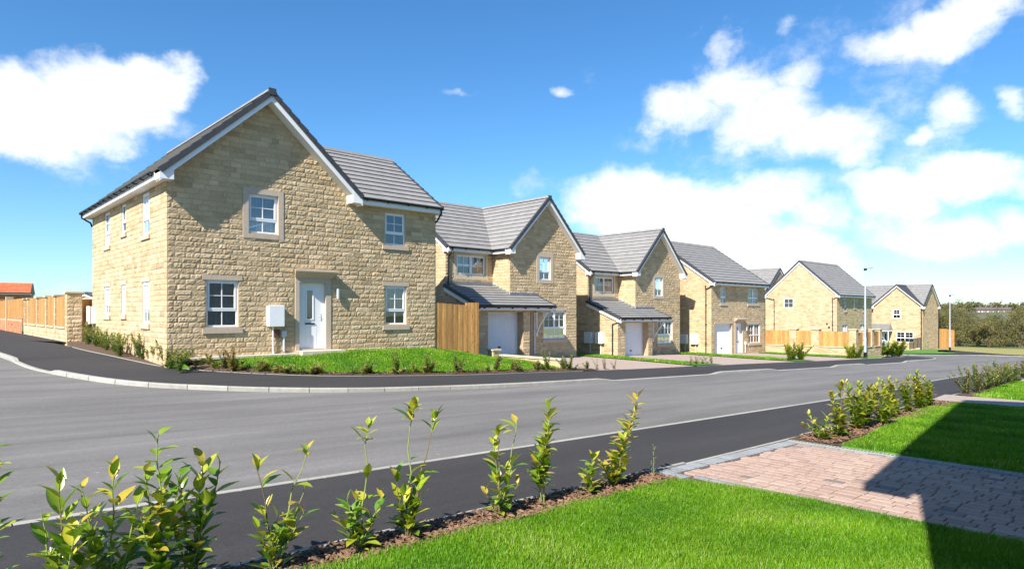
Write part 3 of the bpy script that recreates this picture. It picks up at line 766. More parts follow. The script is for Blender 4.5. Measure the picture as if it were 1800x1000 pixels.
# ------------------------------------------------------------------ grass blades
def inside(poly, x, y):
    n = len(poly); c = np.zeros(len(x), bool); j = n-1
    for i in range(n):
        xi, yi = poly[i]; xj, yj = poly[j]
        cond = ((yi > y) != (yj > y)) & (x < (xj-xi)*(y-yi)/(yj-yi+1e-12)+xi); c ^= cond; j = i
    return c
RG = np.random.default_rng(5)
def vgz(s, w):
    ss = np.clip(s, -30, 110); t = np.clip((s-14)/8, 0, 1); f = 1-t*t*(3-2*t)
    return -.03125*ss+.044*np.maximum(0, np.minimum(w, 28)-14)*f
def grass(name, poly, n, h, wd, zoff, label=None, zfun=None, bbox=None):
    s0, s1, w0, w1 = bbox or (min(p[0] for p in poly), max(p[0] for p in poly), min(p[1] for p in poly), max(p[1] for p in poly))
    s = RG.uniform(s0, s1, n); w = RG.uniform(w0, w1, n); k = inside(poly, s, w); s, w = s[k], w[k]; n = len(s)
    z = np.array([zfun(a, b) for a, b in zip(s, w)]) if zfun else vgz(s, w)+zoff
    ps = np.array([noise.noise((a*1.3, b*1.3, 2)) for a, b in zip(s, w)])
    H = h*RG.uniform(.55, 1.25, n)*(1+.5*ps); an = RG.uniform(0, 2*np.pi, n); ca, sa = np.cos(an), np.sin(an)
    ln = H*RG.uniform(.1, .75, n); la = an+RG.uniform(-1, 1, n)+1.57; lx, ly = np.cos(la)*ln, np.sin(la)*ln
    W = wd*RG.uniform(.7, 1.3, n)
    V = np.zeros((n, 5, 3)); V[:, 0] = np.stack([s-ca*W/2, w-sa*W/2, z], 1); V[:, 1] = np.stack([s+ca*W/2, w+sa*W/2, z], 1)
    V[:, 2] = np.stack([s-ca*W*.4+lx*.35, w-sa*W*.4+ly*.35, z+H*.6], 1); V[:, 3] = np.stack([s+ca*W*.4+lx*.35, w+sa*W*.4+ly*.35, z+H*.6], 1)
    V[:, 4] = np.stack([s+lx, w+ly, z+H], 1)
    me = bpy.data.meshes.new(name); me.vertices.add(n*5); me.vertices.foreach_set('co', V.ravel())
    b = (np.arange(n)*5)[:, None]; F = np.concatenate([b+np.array([[0, 1, 3]]), b+np.array([[0, 3, 2]]), b+np.array([[2, 3, 4]])], 1).reshape(-1, 3)
    me.loops.add(F.size); me.loops.foreach_set('vertex_index', F.ravel().astype(np.int32))
    me.polygons.add(len(F)); me.polygons.foreach_set('loop_start', np.arange(0, F.size, 3, dtype=np.int32)); 
    t = np.clip(RG.normal(.5, .17, n)+ps*.38+(RG.random(n) > .985)*.5, 0, 1); T = np.repeat(t, 5)
    me.materials.append(grassm); me.update(calc_edges=True)
    at = me.attributes.new('tint', 'FLOAT', 'POINT'); at.data.foreach_set('value', T.astype(np.float32))
    o = bpy.data.objects.new(name, me); COL.objects.link(o); site(o)
    return tag(o, label, 'grass', kind='stuff')
grass('grass', LAWN_A, 330000, .042, .0042, .03, 'bright green mown grass of the lawn nearest the viewer', bbox=(1.0, 6.66, .2, 4.14))
grass('grass', LAWN_B, 150000, .05, .009, .03, 'green lawn grass half in shadow beyond the block paved drive', bbox=(10.1, 19.6, 1.2, 4.5))
grass('grass', LAWN_C, 26000, .06, .018, .03, 'small green lawn beyond the narrow garden path on the right', bbox=(21.6, 31, 2.5, 5.1))
grass('grass', LAWN_D, 8000, .06, .03, .03, 'farthest strip of lawn at the right edge of the street', bbox=(32.8, 45, 3.5, 5.6))
hl = [(p[0], p[1]+.42) for p in lawn_h1[:max(1, len(lawn_h1)-7)]]+lawn_h1[-7:]
hl = [p for p in hl]
def not_bed(s, w): return lawn_z_h1(s, w)-.012
grass('grass', [(min(p[0], 18.3), p[1]) for p in hl[:-2]]+[(14.0, 19.34), (10.3, 19.34), (10.2, 18.8), (8.7, 18.8), (8.7, 18.95), (5.5, 18.95)], 110000, .065, .012, 0, 'green lawn sloping up to the door of the nearest stone house', zfun=not_bed)
for nm, pl, lb in ((1, [(25.8, 16.4), (27.9, 16.4), (28.1, 20), (29.4, 23.5), (29.4, 26), (27.3, 26), (27.4, 24), (26.6, 19)], 'grass strip between the drives of the second and third houses'),
               (2, [(35.8, 16.3), (37.9, 16.3), (38.5, 18.5), (39.5, 23), (39.5, 26), (37.4, 26), (37.4, 23.5), (36.1, 18.5)], 'grass strip between the drives of the third and fourth houses'),
               (3, [(45.5, 16), (47.5, 16.4), (47.5, 23), (46.4, 23), (45.3, 18)], 'grass strip along the foot of the pale boundary wall with fence panels')):
    grass('grass', pl, 14000, .07, .03, .14, lb)

# bark chips
def chips(name, n, s0, s1, wf, wd, label, size=.03):
    mb = MB(); rr = random.Random(11)
    for _ in range(n):
        s = rr.uniform(s0, s1); w = wf(s)+rr.uniform(-wd/2, wd/2); z = gz(s, w)+rr.uniform(.035, .06); l = size*rr.uniform(.5, 1.8); b = size*rr.uniform(.25, .6)
        an = rr.uniform(0, 6.28); e = Vector((math.cos(an), math.sin(an), rr.uniform(-.5, .5)))*l; f = Vector((-math.sin(an), math.cos(an), rr.uniform(-.6, .6)))*b; c = Vector((s, w, z)); u = Vector((0, 0, rr.uniform(.003, .01)))
        mb.add([c-e-f, c+e-f*.6, c+e*.8+f, c-e*.9+f, c+u*1.5], [(0, 1, 4), (1, 2, 4), (2, 3, 4), (3, 0, 4)], chipm, rr.random())
    o = site(mb.build(name, normals=False)); tag(o, label, 'mulch', kind='stuff')
chips('bark_mulch', 3800, 1.2, 6.3, lambda s: 4.26, .42, 'brown bark mulch around the laurels nearest the viewer', .022)
chips('bark_mulch', 3000, 10.2, 19.3, lambda s: 4.15+(s-10)*.048, .6, 'brown bark mulch in the bed beyond the paved drive', .035)
mb = MB(); rr = random.Random(4)
for _ in range(3500):
    a = A[rr.randrange(len(A)-1)]; s = a[0]+rr.uniform(-.2, .3); w = a[1]+rr.uniform(.03, .5); z = lawn_z_h1(s, w)+.035; l = rr.uniform(.01, .05)
    an = rr.uniform(0, 6.28); e = Vector((math.cos(an), math.sin(an), .2))*l; f = Vector((-math.sin(an), math.cos(an), .3))*l*.5; c = Vector((s, w, z))
    mb.add([c-e, c+f, c+e, c-f+Vector((0, 0, .015))], [(0, 1, 2, 3)], chipm, rr.random())
tag(site(mb.build('bark_mulch', normals=False)), 'bark and soil litter along the lawn edge of the nearest house', 'mulch', kind='stuff')

# ------------------------------------------------------------------ shrubs
def leaf(mb, p, d, up, L, Wd, mat, tint, nseg=4):
    """folded, drooping leaf"""
    d = d.normalized(); sd = d.cross(up)
    if sd.length < 1e-3: sd = d.cross(Vector((1, .2, 0)))
    sd.normalize(); n = sd.cross(d).normalized(); vs = []; fs = []
    curl = random.uniform(.05, .3)
    for i in range(nseg+1):
        t = i/nseg; wv = Wd*.5*math.sin(math.pi*min(1, (t*.93+.05))**.85)
        c = p+d*(L*t)-n*(curl*L*t*t)
        vs += [c-sd*wv+n*wv*.35, c, c+sd*wv+n*wv*.35]
    for i in range(nseg):
        a = i*3; fs += [(a, a+1, a+4, a+3), (a+1, a+2, a+5, a+4)]
    mb.add(vs, fs, mat, tint)

def shrub(name, s, w, z, h, label, cat='shrub', group=None, stems=None, spread=.15, leafL=.1, leafW=.4, dens=30, mat=None, smat=None, seed=0, bias=.45, low=.0, nseg=4, tops=True, leggy=False):
    """stems: list of (ds, dw, height, [lean]); leaves spiral up each stem"""
    rr = random.Random(seed); random.seed(seed+1)
    mat = mat or laurelm; smat = smat or stemm
    root = thing(name, s, w, z, label, cat, group)
    if stems is None:
        stems = []
        for k in range(rr.randint(3, 5)): stems.append((rr.uniform(-spread, spread), rr.uniform(-spread, spread), h*rr.uniform(.55, 1)))
        stems[0] = (stems[0][0]*.5, stems[0][1]*.5, h)
    ms, ml = MB(), MB()
    for (ds, dw, hh) in stems:
        pts = []; n = 7; b0 = Vector((rr.uniform(-.03, .03), rr.uniform(-.03, .03), -.03)); wob = [rr.uniform(-.02, .02) for _ in range(n*2)]
        for i in range(n):
            t = i/(n-1); pts.append(b0+Vector((ds*t**1.2+wob[i]*hh, dw*t**1.2+wob[n+i]*hh, (hh+.03)*t)))
        r0 = .0045+.004*hh; ms.tube(pts, [r0*(1-.65*i/(n-1)) for i in range(n)], smat if hh < .35 or rr.random() < .5 else stemg, 6)
        m = max(4, int(dens*hh)); ga = rr.uniform(0, 6)
        for k in range(m):
            t = 1-((k+rr.random()*.8)/m)**(.8 if tops else 1)*(1-low) if tops else low+(1-low)*(k+rr.random())/m
            if leggy and hh > .45:
                u = rr.random(); t = rr.uniform(.05, .42) if u < .52 else (rr.uniform(.86, 1) if u < .82 else rr.uniform(.42, .86))
            t = min(.995, max(.08, t)); x = t*(n-1); i = min(n-2, int(x)); p = pts[i].lerp(pts[i+1], x-i)
            ga += 2.4; el = rr.uniform(.2, 1.15)+(.3 if t > .9 else 0)
            d = Vector((math.cos(ga)*math.cos(el), math.sin(ga)*math.cos(el), math.sin(el)))
            q = p+d*rr.uniform(.005, .05)*(1-t*.6); l = leafL*rr.uniform(.6, 1.2)*(1-.25*(t > .9))
            tn = min(.96, max(0, rr.gauss(bias+.3*(t-.5), .2)))
            if (q-p).length > .015: ms.tube([p, q], .0018, stemg, 4)
            leaf(ml, q, d, Vector((0, 0, 1)), l, l*leafW*rr.uniform(.8, 1.2), mat, tn, nseg)
    ms.build('stem', root); ml.build('foliage', root, smooth=True, normals=False)
    return root
GL = 'laurel plants along the nearest bed'
W3 = lambda st: [st[0]]+[(a*1.7, b*1.5, h) for a, b, h in st[1:]]
near = [ # s, w, height, stems, dens, label
 (.27, 4.26, 1.1, [(0, .02, 1.12), (.05, 0, .9)], 20, 'laurel cut off by the left edge of the picture'),
 (.60, 4.16, .9, [(0, 0, .92), (-.07, .03, .7), (.05, -.04, .66), (.1, .04, .6)], 34, 'lower laurel at the left end of the big foreground clump'),
 (.82, 4.28, .92, [(0, 0, .93), (-.08, .05, .8), (.08, -.05, .74), (-.05, -.04, .6), (.12, .03, .5)], 36, 'bushy laurel second from the left in the foreground clump'),
 (1.06, 4.22, 1.08, [(.0, .0, 1.10), (-.05, .06, .86), (.06, -.03, .84), (.03, .06, .7), (-.08, -.06, .6)], 36, 'tallest laurel of the foreground clump, at its middle'),
 (1.27, 4.26, .9, [(.06, .0, .90), (.12, .04, .84), (-.04, .05, .7), (.05, -.04, .6), (-.06, 0, .5)], 34, 'laurel at the right end of the foreground clump'),
 (1.76, 4.24, .8, [(.28, .0, .82), (-.07, .02, .74), (.14, .0, .5), (-.09, -.03, .42), (.06, .05, .36), (.1, -.06, .4)], 24, 'laurel with two splayed stems to the right of the foreground clump'),
 (2.41, 4.25, .94, [(.07, .02, .94), (-.07, .0, .42), (.10, -.05, .40), (.03, .05, .44), (-.10, .03, .34), (.15, .02, .36)], 26, 'laurel with one tall yellow tipped stem above a low leafy base'),
 (2.83, 4.27, 1.04, [(.07, .02, 1.06), (.18, .01, .96), (-.04, .03, .5), (.05, -.04, .46), (.10, .04, .42), (-.05, -.03, .38)], 26, 'laurel with two long bare stems, one leaning right'),
 (3.81, 4.27, .8, [(.0, .02, .82), (-.05, .0, .66), (.12, .02, .86), (.1, -.03, .3), (-.08, .03, .26)], 24, 'thin laurel with narrow upright stems, left of a bare stemmed one'),
 (4.35, 4.28, .96, [(.12, .03, .97), (-.05, .0, .5), (.03, .02, .6)], 46, 'slim laurel with bare lower trunk and leafy top'),
 (5.03, 4.26, .42, [(.0, .0, .42), (.06, .03, .26), (-.05, .02, .22)], 40, 'smallest laurel in the nearest bed, beside a tall yellow one'),
 (5.44, 4.30, .97, [(.46, -.02, .98), (.26, .0, .74), (-.09, .02, .32), (.05, .03, .3), (.09, -.05, .26)], 50, 'tall yellow green laurel leaning right near the drive corner'),
]
for i, (s, w, h, st, dn, lb) in enumerate(near):
    shrub('laurel_shrub', s, w, gz(s, w)+.03, h, lb, group=GL, stems=[(a, b, q*(.90 if i in (1, 2, 3, 4) else .97)) for a, b, q in W3(st)], dens=dn*(1.0 if i in (1, 2, 3, 4) else 1.1), leafL=.14, leafW=.46, seed=20+i, bias=.64 if i != 11 else .82, low=.28 if i == 9 else .05, nseg=6, leggy=i in (5, 6, 7, 8))
shrub('twig_plant', 6.2, 4.34, gz(6.2, 4.34)+.03, .36, 'single thin twig with tiny leaves at the drive corner', stems=[(0, 0, .36), (.01, .02, .2)], dens=60, leafL=.025, seed=77, mat=shrubm)
GR = 'laurel plants in the bed beyond the drive'
rightp = [(10.55, 4.15, .42, 'small sparse laurel at the corner of the far bed'), (11.0, 4.08, .80, 'laurel with tall thin whips and a dense low base beyond the drive'),
 (12.15, 4.22, .86, 'dense bright laurel third from the corner beyond the drive'), (12.75, 4.25, .88, 'upright laurel fourth from the corner beyond the drive'), (13.2, 4.15, .72, 'laurel with arching shoots at the middle of the far bed'),
 (14.2, 4.35, .55, 'low laurel partly hidden at the middle of the far bed'), (15.0, 4.45, .84, 'tall leafy laurel past the middle of the far bed'), (15.8, 4.45, .88, 'bushy laurel with yellow top past the middle of the far bed'), (16.8, 4.5, .9, 'laurel with the brightest yellow tip in the far bed'), (17.6, 4.55, .75, 'last laurel of the far bed before the garden path')]
for i, (s, w, h, lb) in enumerate(rightp):
    st = None
    if i == 1: st = [(-.22, .05, .72), (.08, .0, .86), (.0, .03, .42), (.1, -.05, .4), (-.1, -.03, .38)]
    shrub('laurel_shrub', s, w, gz(s, w)+.03, h*.92, lb, group=GR, stems=st, dens=85 if i else 50, leafL=.135, leafW=.48, seed=60+i, bias=.72, spread=.3, low=.03, nseg=3, leggy=(i in (1, 4)))
for i in range(17):
    s = 22.3+i*.55+random.uniform(-.15, .15); w = 4.75+.045*(s-22)+random.uniform(-.1, .1)
    shrub('rose_bush', s, w, gz(s, w)+.05, .66+.22*random.random(), 'straggly brown and green bush in the distant roadside bed', group='straggly bushes in the distant roadside bed', dens=150, leafL=.085, spread=.5, mat=shrubm if i % 2 else rosem, seed=90+i, nseg=2, low=.02)
for i in range(4):
    s = 34+i*2.2; w = 5.35
    shrub('rose_bush', s, w, gz(s, w)+.05, .7, 'straggly brown and green bush in the distant roadside bed', group='straggly bushes in the distant roadside bed', dens=120, leafL=.11, spread=.5, mat=rosem, seed=110+i, nseg=2)
rr = random.Random(9)
bedpts = arc([p for p in bedline if p[0] > 5.3]+[(18.4, 15.5)], 30)
rk = 0
for i, (s, w) in enumerate(bedpts[1:]):
    s += rr.uniform(-.28, .28); w += .26+rr.uniform(-.1, .16); hh = rr.choice((.2, .28, .38, .5, .6))*rr.uniform(.85, 1.15)
    shrub('bed_shrub', s, w, lawn_z_h1(s, w)+.02, hh, 'small sparse half-bare shrub in the bed edging the nearest lawn' if i not in (3,) else 'small shrub with orange leaves in the bed edging the nearest lawn',
          group='small sparse shrubs edging the nearest lawn' if i != 3 else None, dens=rr.choice((90, 140, 200)), leafL=.075, leafW=.55, spread=.32, mat=rosem if rr.random() < .45 or i == 3 else shrubm, seed=130+i, bias=.9 if i == 3 else .4, nseg=2, low=.1)
for i in range(20):
    t = i/19; w = 27.8-t*9.6; s = 4.62+.2*rr.random()+(.35 if i > 10 else 0)+(.02)*i*.3
    s = max(s, 4.2+t*.9)
    shrub('bed_shrub', s, w, gz(s, w)+.12, rr.uniform(.5, .78), 'leafy green shrub against the sunlit side wall of the nearest house', group='leafy shrubs along the sunlit side wall', dens=150, leafL=.09, leafW=.55, spread=.36, mat=shrubm, seed=160+i, bias=.5, nseg=2, low=.05)
for i in range(22):
    s = 5.25+i*.23+rr.uniform(-.12, .12) if i < 15 else 6+rr.random()*11; w = back_w(s)+rr.uniform(.18, .6)
    shrub('low_plant', s, w, lawn_z_h1(s, w)+.02, rr.uniform(.14, .3), 'low pale green plant in the bed at the left corner of the nearest lawn' if i < 15 else 'low pale green plant at the front edge of the nearest lawn',
          group='low plants in the left corner bed' if i < 15 else 'low plants along the front of the nearest lawn', dens=320, leafL=.08, leafW=.6, spread=.28, mat=shrubm, seed=500+i, bias=.66, nseg=2, low=.02)
for i, s in enumerate((26.0, 26.5, 27.0, 27.4, 27.8)): shrub('bed_shrub', s, 16.1, gz(s, 16.1)+.15, .42, 'thin bare brown shrub at the end of the grass strip beside the second drive', group='thin brown shrubs beside the second drive', dens=90, leafL=.07, spread=.25, mat=rosem, seed=180+i, nseg=2)
for i, (s, w) in enumerate(((19.0, 15.75), (19.5, 15.8), (20.0, 15.75))): shrub('bed_shrub', s, w, gz(s, w)+.12, .45, 'bare twiggy shrub on the corner of the second drive', group='bare shrubs at the corner of the second drive', dens=80, leafL=.06, spread=.25, mat=rosem, seed=190+i, nseg=2)
for i, (s, w, h) in enumerate(((36.2, 16.1, .9), (36.8, 16.2, 1.05), (37.4, 16.0, 1.1), (37.9, 16.2, .9))): shrub('leafy_bush', s, w, gz(s, w)+.1, h, 'bright leafy bush on the grass strip before the fourth house', group='bright leafy bushes before the fourth house', dens=130, leafL=.17, spread=.6, mat=laurelm, seed=200+i, nseg=2, bias=.66)
for i, (s, w, h) in enumerate(((44.6, 15.9, .8), (45.2, 16.0, .95), (45.9, 15.9, .9), (46.6, 16.1, .85))): shrub('leafy_bush', s, w, gz(s, w)+.1, h, 'bright leafy bush below the pale wall with fence panels', group='bright leafy bushes below the pale boundary wall', dens=110, leafL=.18, spread=.6, mat=laurelm, seed=210+i, nseg=2, bias=.62)
for i in range(6):
    s = 52.7+i*.5; w = 16.75-i*.12
    shrub('leafy_bush', s, w, gz(s, w)+.1, 1.1, 'dense green bush at the end of the boundary wall', group='dense green bushes at the end of the boundary wall', dens=120, leafL=.24, spread=.7, mat=laurelm, seed=220+i, nseg=2, bias=.6)

# ------------------------------------------------------------------ houses
def gable_prof(L, zs, tan, e=.3, cap=.05): return [(0, zs+.1), (L/2, zs+.22+(L/2+e)*tan-cap-.06), (L, zs+.1)]

def simple_house(name, s0, w0, z0, W, D, zs, tan, label, group, rot=0, fine=0, sideL=True, frontw=(), sidew=(), vo=.1, roofmat=None, plain_back=True, extra_blocks=(), extra_holes=(), wallmat=None, cat='house'):
    """ridge along x; gable ends at x=0 and x=W"""
    root = thing(name, s0, w0, z0, label, cat, group, rot)
    e = .3; zr = zs+.2+(D/2+e)*tan; ze = zs+.2
    mb = MB()
    fb = []; fh = []
    for wd in frontw: fb += bl(*wd[:4], **wd[5]); fh.append(wd[:4])
    sb = []; sh = []
    for wd in sidew: sb += bl(*wd[:4], **wd[5]); sh.append(wd[:4])
    fb += list(extra_blocks); fh += [h for h in extra_holes]
    stone_wall(mb, front(0, 0), W, [(0, zs), (W, zs)], fb, fh, fine=fine, mat=wallmat)
    gp = [(0, zs), (0, zs+.04), (D/2, zr-.16), (D, zs+.04), (D, zs)]
    zk = ze+e*tan-.25; gp = [(0, zk), (D/2, zr-.25), (D, zk)]
    stone_wall(mb, left(0, 0), D, gp, sb, sh, fine=fine, mat=wallmat)
    stone_wall(mb, right(W, 0), D, gp, plain=True); stone_wall(mb, back(0, D), W, [(0, zs), (W, zs)], plain=True)
    mb.build('wall', root)
    mb = MB(); rm = roofmat or tile
    A, B, C, Dd = (-vo, -e, ze), (W+vo, -e, ze), (W+vo, D/2, zr), (-vo, D/2, zr)
    slope(mb, A, B, C, Dd, mat=rm); A2, B2 = (-vo, D+e, ze), (W+vo, D+e, ze); slope(mb, A2, B2, C, Dd, mat=rm)
    roof = mb.build('roof', root)
    mb = Sep('ridge', roof); ridge(mb, (-vo-.03, D/2, zr+.02), (W+vo+.03, D/2, zr+.02), rm); mb.build('ridge', roof)
    rows = round(math.hypot(D/2+e, zr-ze)/.375)
    mb = Sep('verge', roof)
    for x, o in ((-vo, -1), (W+vo, 1)):
        for y in (-e, D+e): verge(mb, (x, y, ze), (x, D/2, zr), (o, 0, 0), rows)
    mb.build('verge', roof)
    mb = Sep('bargeboard', root)
    for x, o in ((-vo, -1), (W+vo, 1)):
        for y, yi in ((-e, .1), (D+e, D-.1)):
            barge(mb, (x, y, ze), (x, D/2, zr), (o, 0, 0), vo)
            sg = 1 if yi > y else -1
            box_end(mb, y, yi, x+(o*.003), 0 if o < 0 else W, zs-.03, ze-.07, ze-.07+abs(yi-y)*tan, axis='y')
    mb.build('bargeboard', root)
    eaves(root, (-vo+.04, 0), (W+vo-.04, 0), (0, -1), zs); eaves(root, (-vo+.04, D), (W+vo-.04, D), (0, 1), zs)
    for wd in frontw: window(root, front(0, 0), *wd[:4], **wd[4], **{k: v for k, v in wd[5].items()})
    for wd in sidew: window(root, left(0, 0), *wd[:4], **wd[4], **wd[5])
    return root

GH = 'stone houses along the street'
def house_one():
    s0, w0, z0 = 5.13, 19.39, .52
    root = thing('stone_house', s0, w0, z0, 'nearest and largest stone house, with white door and wide front gable', 'house', GH)
    zs = 4.77; e = .3; o = .42; Lg = 5.47; W = 9.0; D = 9.87
    tg = (7.74-4.97)/(Lg/2+e); zg = 7.74; zm = 7.28; ym = 3.15; tm = (zm-4.97)/(ym+e); ze = zs+.2
    F = front(0, 0); LF = left(0, 0); mb = MB()
    gl = dict(lintel=.14, sill=.15)
    fw = [(1.02, 1.91, .76, 2.11, dict(tr=.36, blind=.97, back=.28), gl), (6.88, 7.74, .76, 2.10, dict(tr=.36, blind=.6), gl),
          (2.20, 3.10, 3.55, 4.71, dict(tr=.34, blind=.98), dict(surround=.165)), (6.86, 7.70, 3.52, 4.64, dict(tr=.36), dict(sill=.13))]
    bls = []; hs = []
    for w in fw: bls += bl(*w[:4], **w[5]); hs.append(w[:4])
    bls.append((3.62, 4.86, -1, 2.52)); hs.append((3.77, 4.66, -.05, 2.11))
    zk = ze+e*tg-.25; prof = [(0, zk), (Lg/2, zg-.25), (Lg, zk), (Lg, zs+.05), (W, zs+.05)]
    stone_wall(mb, F, W, prof, bls, hs, fine=1)
    swl = [(1.78, 2.56, .87, 2.09, dict(tr=.36, ug=(2, 2), dep=.015), gl), (4.62, 5.18, 1.14, 2.08, dict(tr=None, ug=(1, 2), dep=.015), gl), (6.90, 7.82, 1.10, 2.09, dict(tr=.36, dep=.015), gl),
           (1.78, 2.56, 3.50, 4.73, dict(tr=.36, dep=.015), dict(sill=.13)), (4.60, 5.16, 3.80, 4.73, dict(tr=.36, ug=(1, 1), lg=(1, 1), dep=.015), dict(sill=.13)), (6.90, 7.7, 3.55, 4.73, dict(tr=.36, dep=.015), dict(sill=.13))]
    bls = []; hs = []
    for w in swl: bls += bl(*w[:4], **w[5]); hs.append(w[:4])
    stone_wall(mb, LF, D, [(0, zs+.05), (D, zs+.05)], bls, hs, fine=1)
    stone_wall(mb, right(W, 0), 2*ym, [(0, zs), (ym, zm-.1), (2*ym, zs)], plain=True); stone_wall(mb, right(Lg, 2*ym), D-2*ym, [(0, zs), (D-2*ym, zs)], plain=True)
    stone_wall(mb, back(Lg, 2*ym), W-Lg, [(0, zs), (W-Lg, zs)], plain=True); stone_wall(mb, back(0, D), Lg, [(0, zs), (Lg/2, zg-.2), (Lg, zs)], plain=True)
    mb.build('wall', root)
    yb = D+.1
    mb = MB()
    slope(mb, (-e, -o, ze), (-e, yb, ze), (Lg/2, yb, zg), (Lg/2, -o, zg)); slope(mb, (Lg+e, -o, ze), (Lg+e, yb, ze), (Lg/2, yb, zg), (Lg/2, -o, zg))
    xv = Lg+e-(zm-ze)/tg
    slope(mb, (Lg+e, -e, ze), (W+.1, -e, ze), (W+.1, ym, zm), (xv, ym, zm)); slope(mb, (Lg+e, 2*ym+e, ze), (W+.1, 2*ym+e, ze), (W+.1, ym, zm), (xv, ym, zm))
    roof = mb.build('roof', root)
    mb = Sep('ridge', roof); ridge(mb, (Lg/2, -o-.04, zg+.03), (Lg/2, yb+.03, zg+.03)); ridge(mb, (xv, ym, zm+.03), (W+.13, ym, zm+.03)); mb.build('ridge', roof)
    rows = round(math.hypot(Lg/2+e, zg-ze)/.375); mb = Sep('verge', roof)
    for y, s_ in ((-o, -1), (yb, 1)):
        for x in (-e, Lg+e): verge(mb, (x, y, ze), (Lg/2, y, zg), (0, s_, 0), rows)
    r2 = round(math.hypot(ym+e, zm-ze)/.375)
    for y in (-e, 2*ym+e): verge(mb, (W+.1, y, ze), (W+.1, ym, zm), (1, 0, 0), r2)
    mb.box((Lg/2-.11, -o-.06, zg-.12), (Lg/2+.11, -o+.02, zg+.075), tiled)
    mb.build('verge', roof)
    mb = Sep('bargeboard', root)
    for x, xi in ((-e, .06), (Lg+e, Lg-.06)):
        barge(mb, (x, -o, ze), (Lg/2, -o, zg), (0, -1, 0), o); box_end(mb, x, xi, -o-.003, -.0, zs-.02, ze-.07, ze-.07+.36*tg)
    barge(mb, (-e, yb, ze), (Lg/2, yb, zg), (0, 1, 0), .1); box_end(mb, -e, .1, yb, D, zs-.02, ze-.07, ze+.2)
    barge(mb, (W+.1, -e, ze), (W+.1, ym, zm), (1, 0, 0), .1); box_end(mb, -e, .1, W+.1, W, zs-.02, ze-.07, ze+.15, axis='y')
    mb.build('bargeboard', root)
    eaves(root, (0, 0), (0, yb-.03), (-1, 0), zs); eaves(root, (Lg+e, 0), (W+.07, 0), (0, -1), zs)
    for w in fw: window(root, F, *w[:4], **w[4], **w[5])
    for w in swl: window(root, LF, *w[:4], **w[4], **w[5])
    # door case
    mb = MB(); mb.box((3.64, -.02, -.1), (3.768, .03, 2.26), cast, F); mb.box((4.662, -.02, -.1), (4.84, .03, 2.26), cast, F); mb.box((3.768, -.02, 2.112), (4.662, .028, 2.26), cast, F); mb.build('door_surround', root)
    door(root, F, 3.77, 4.66, 2.11); canopy(root, F, 3.54, 4.98, 2.262, 2.50, .28); wall_light(root, F, 5.05, 1.78)
    meter_box(root, F, 2.74, 3.20, .76, 1.38)
    mb = MB(); mb.box((2.97, 0, .42), (3.12, .09, .66), brownp, F); mb.build('cable_box', root)
    mb = MB(); mb.box((3.18, 0, .44), (3.33, .10, .61), greyp, F); mb.tube([F(3.255, .06, .44), F(3.255, .06, .0)], .035, greyp); mb.build('outlet_box', root)
    meter_box(root, LF, 9.2, 9.75, .75, 1.4)
    downpipe(root, right(W, 0), .12, zs+.1, 0, .06); mb = MB(); mb.tube([(W+.02, -.34, zs+.12), (W+.02, -.34, zs), (W+.06, -.06, zs-.22), (W+.06, .1, zs-.3)], .034, black); mb.build('downpipe', root)
    mb = MB(); mb.tube([(-.36, yb-.1, zs+.12), (-.36, yb-.1, zs+.0), (-.07, D+.02, zs-.16), (.0, D+.1, zs-.3)], .034, black); mb.build('downpipe', root)
    mb = MB(); mb.box((3.6, -.02, -.1), (4.9, .34, -.02), simple('step_brick', (.42, .22, .12), .9, 8), F); mb.build('doorstep', root)
house_one()

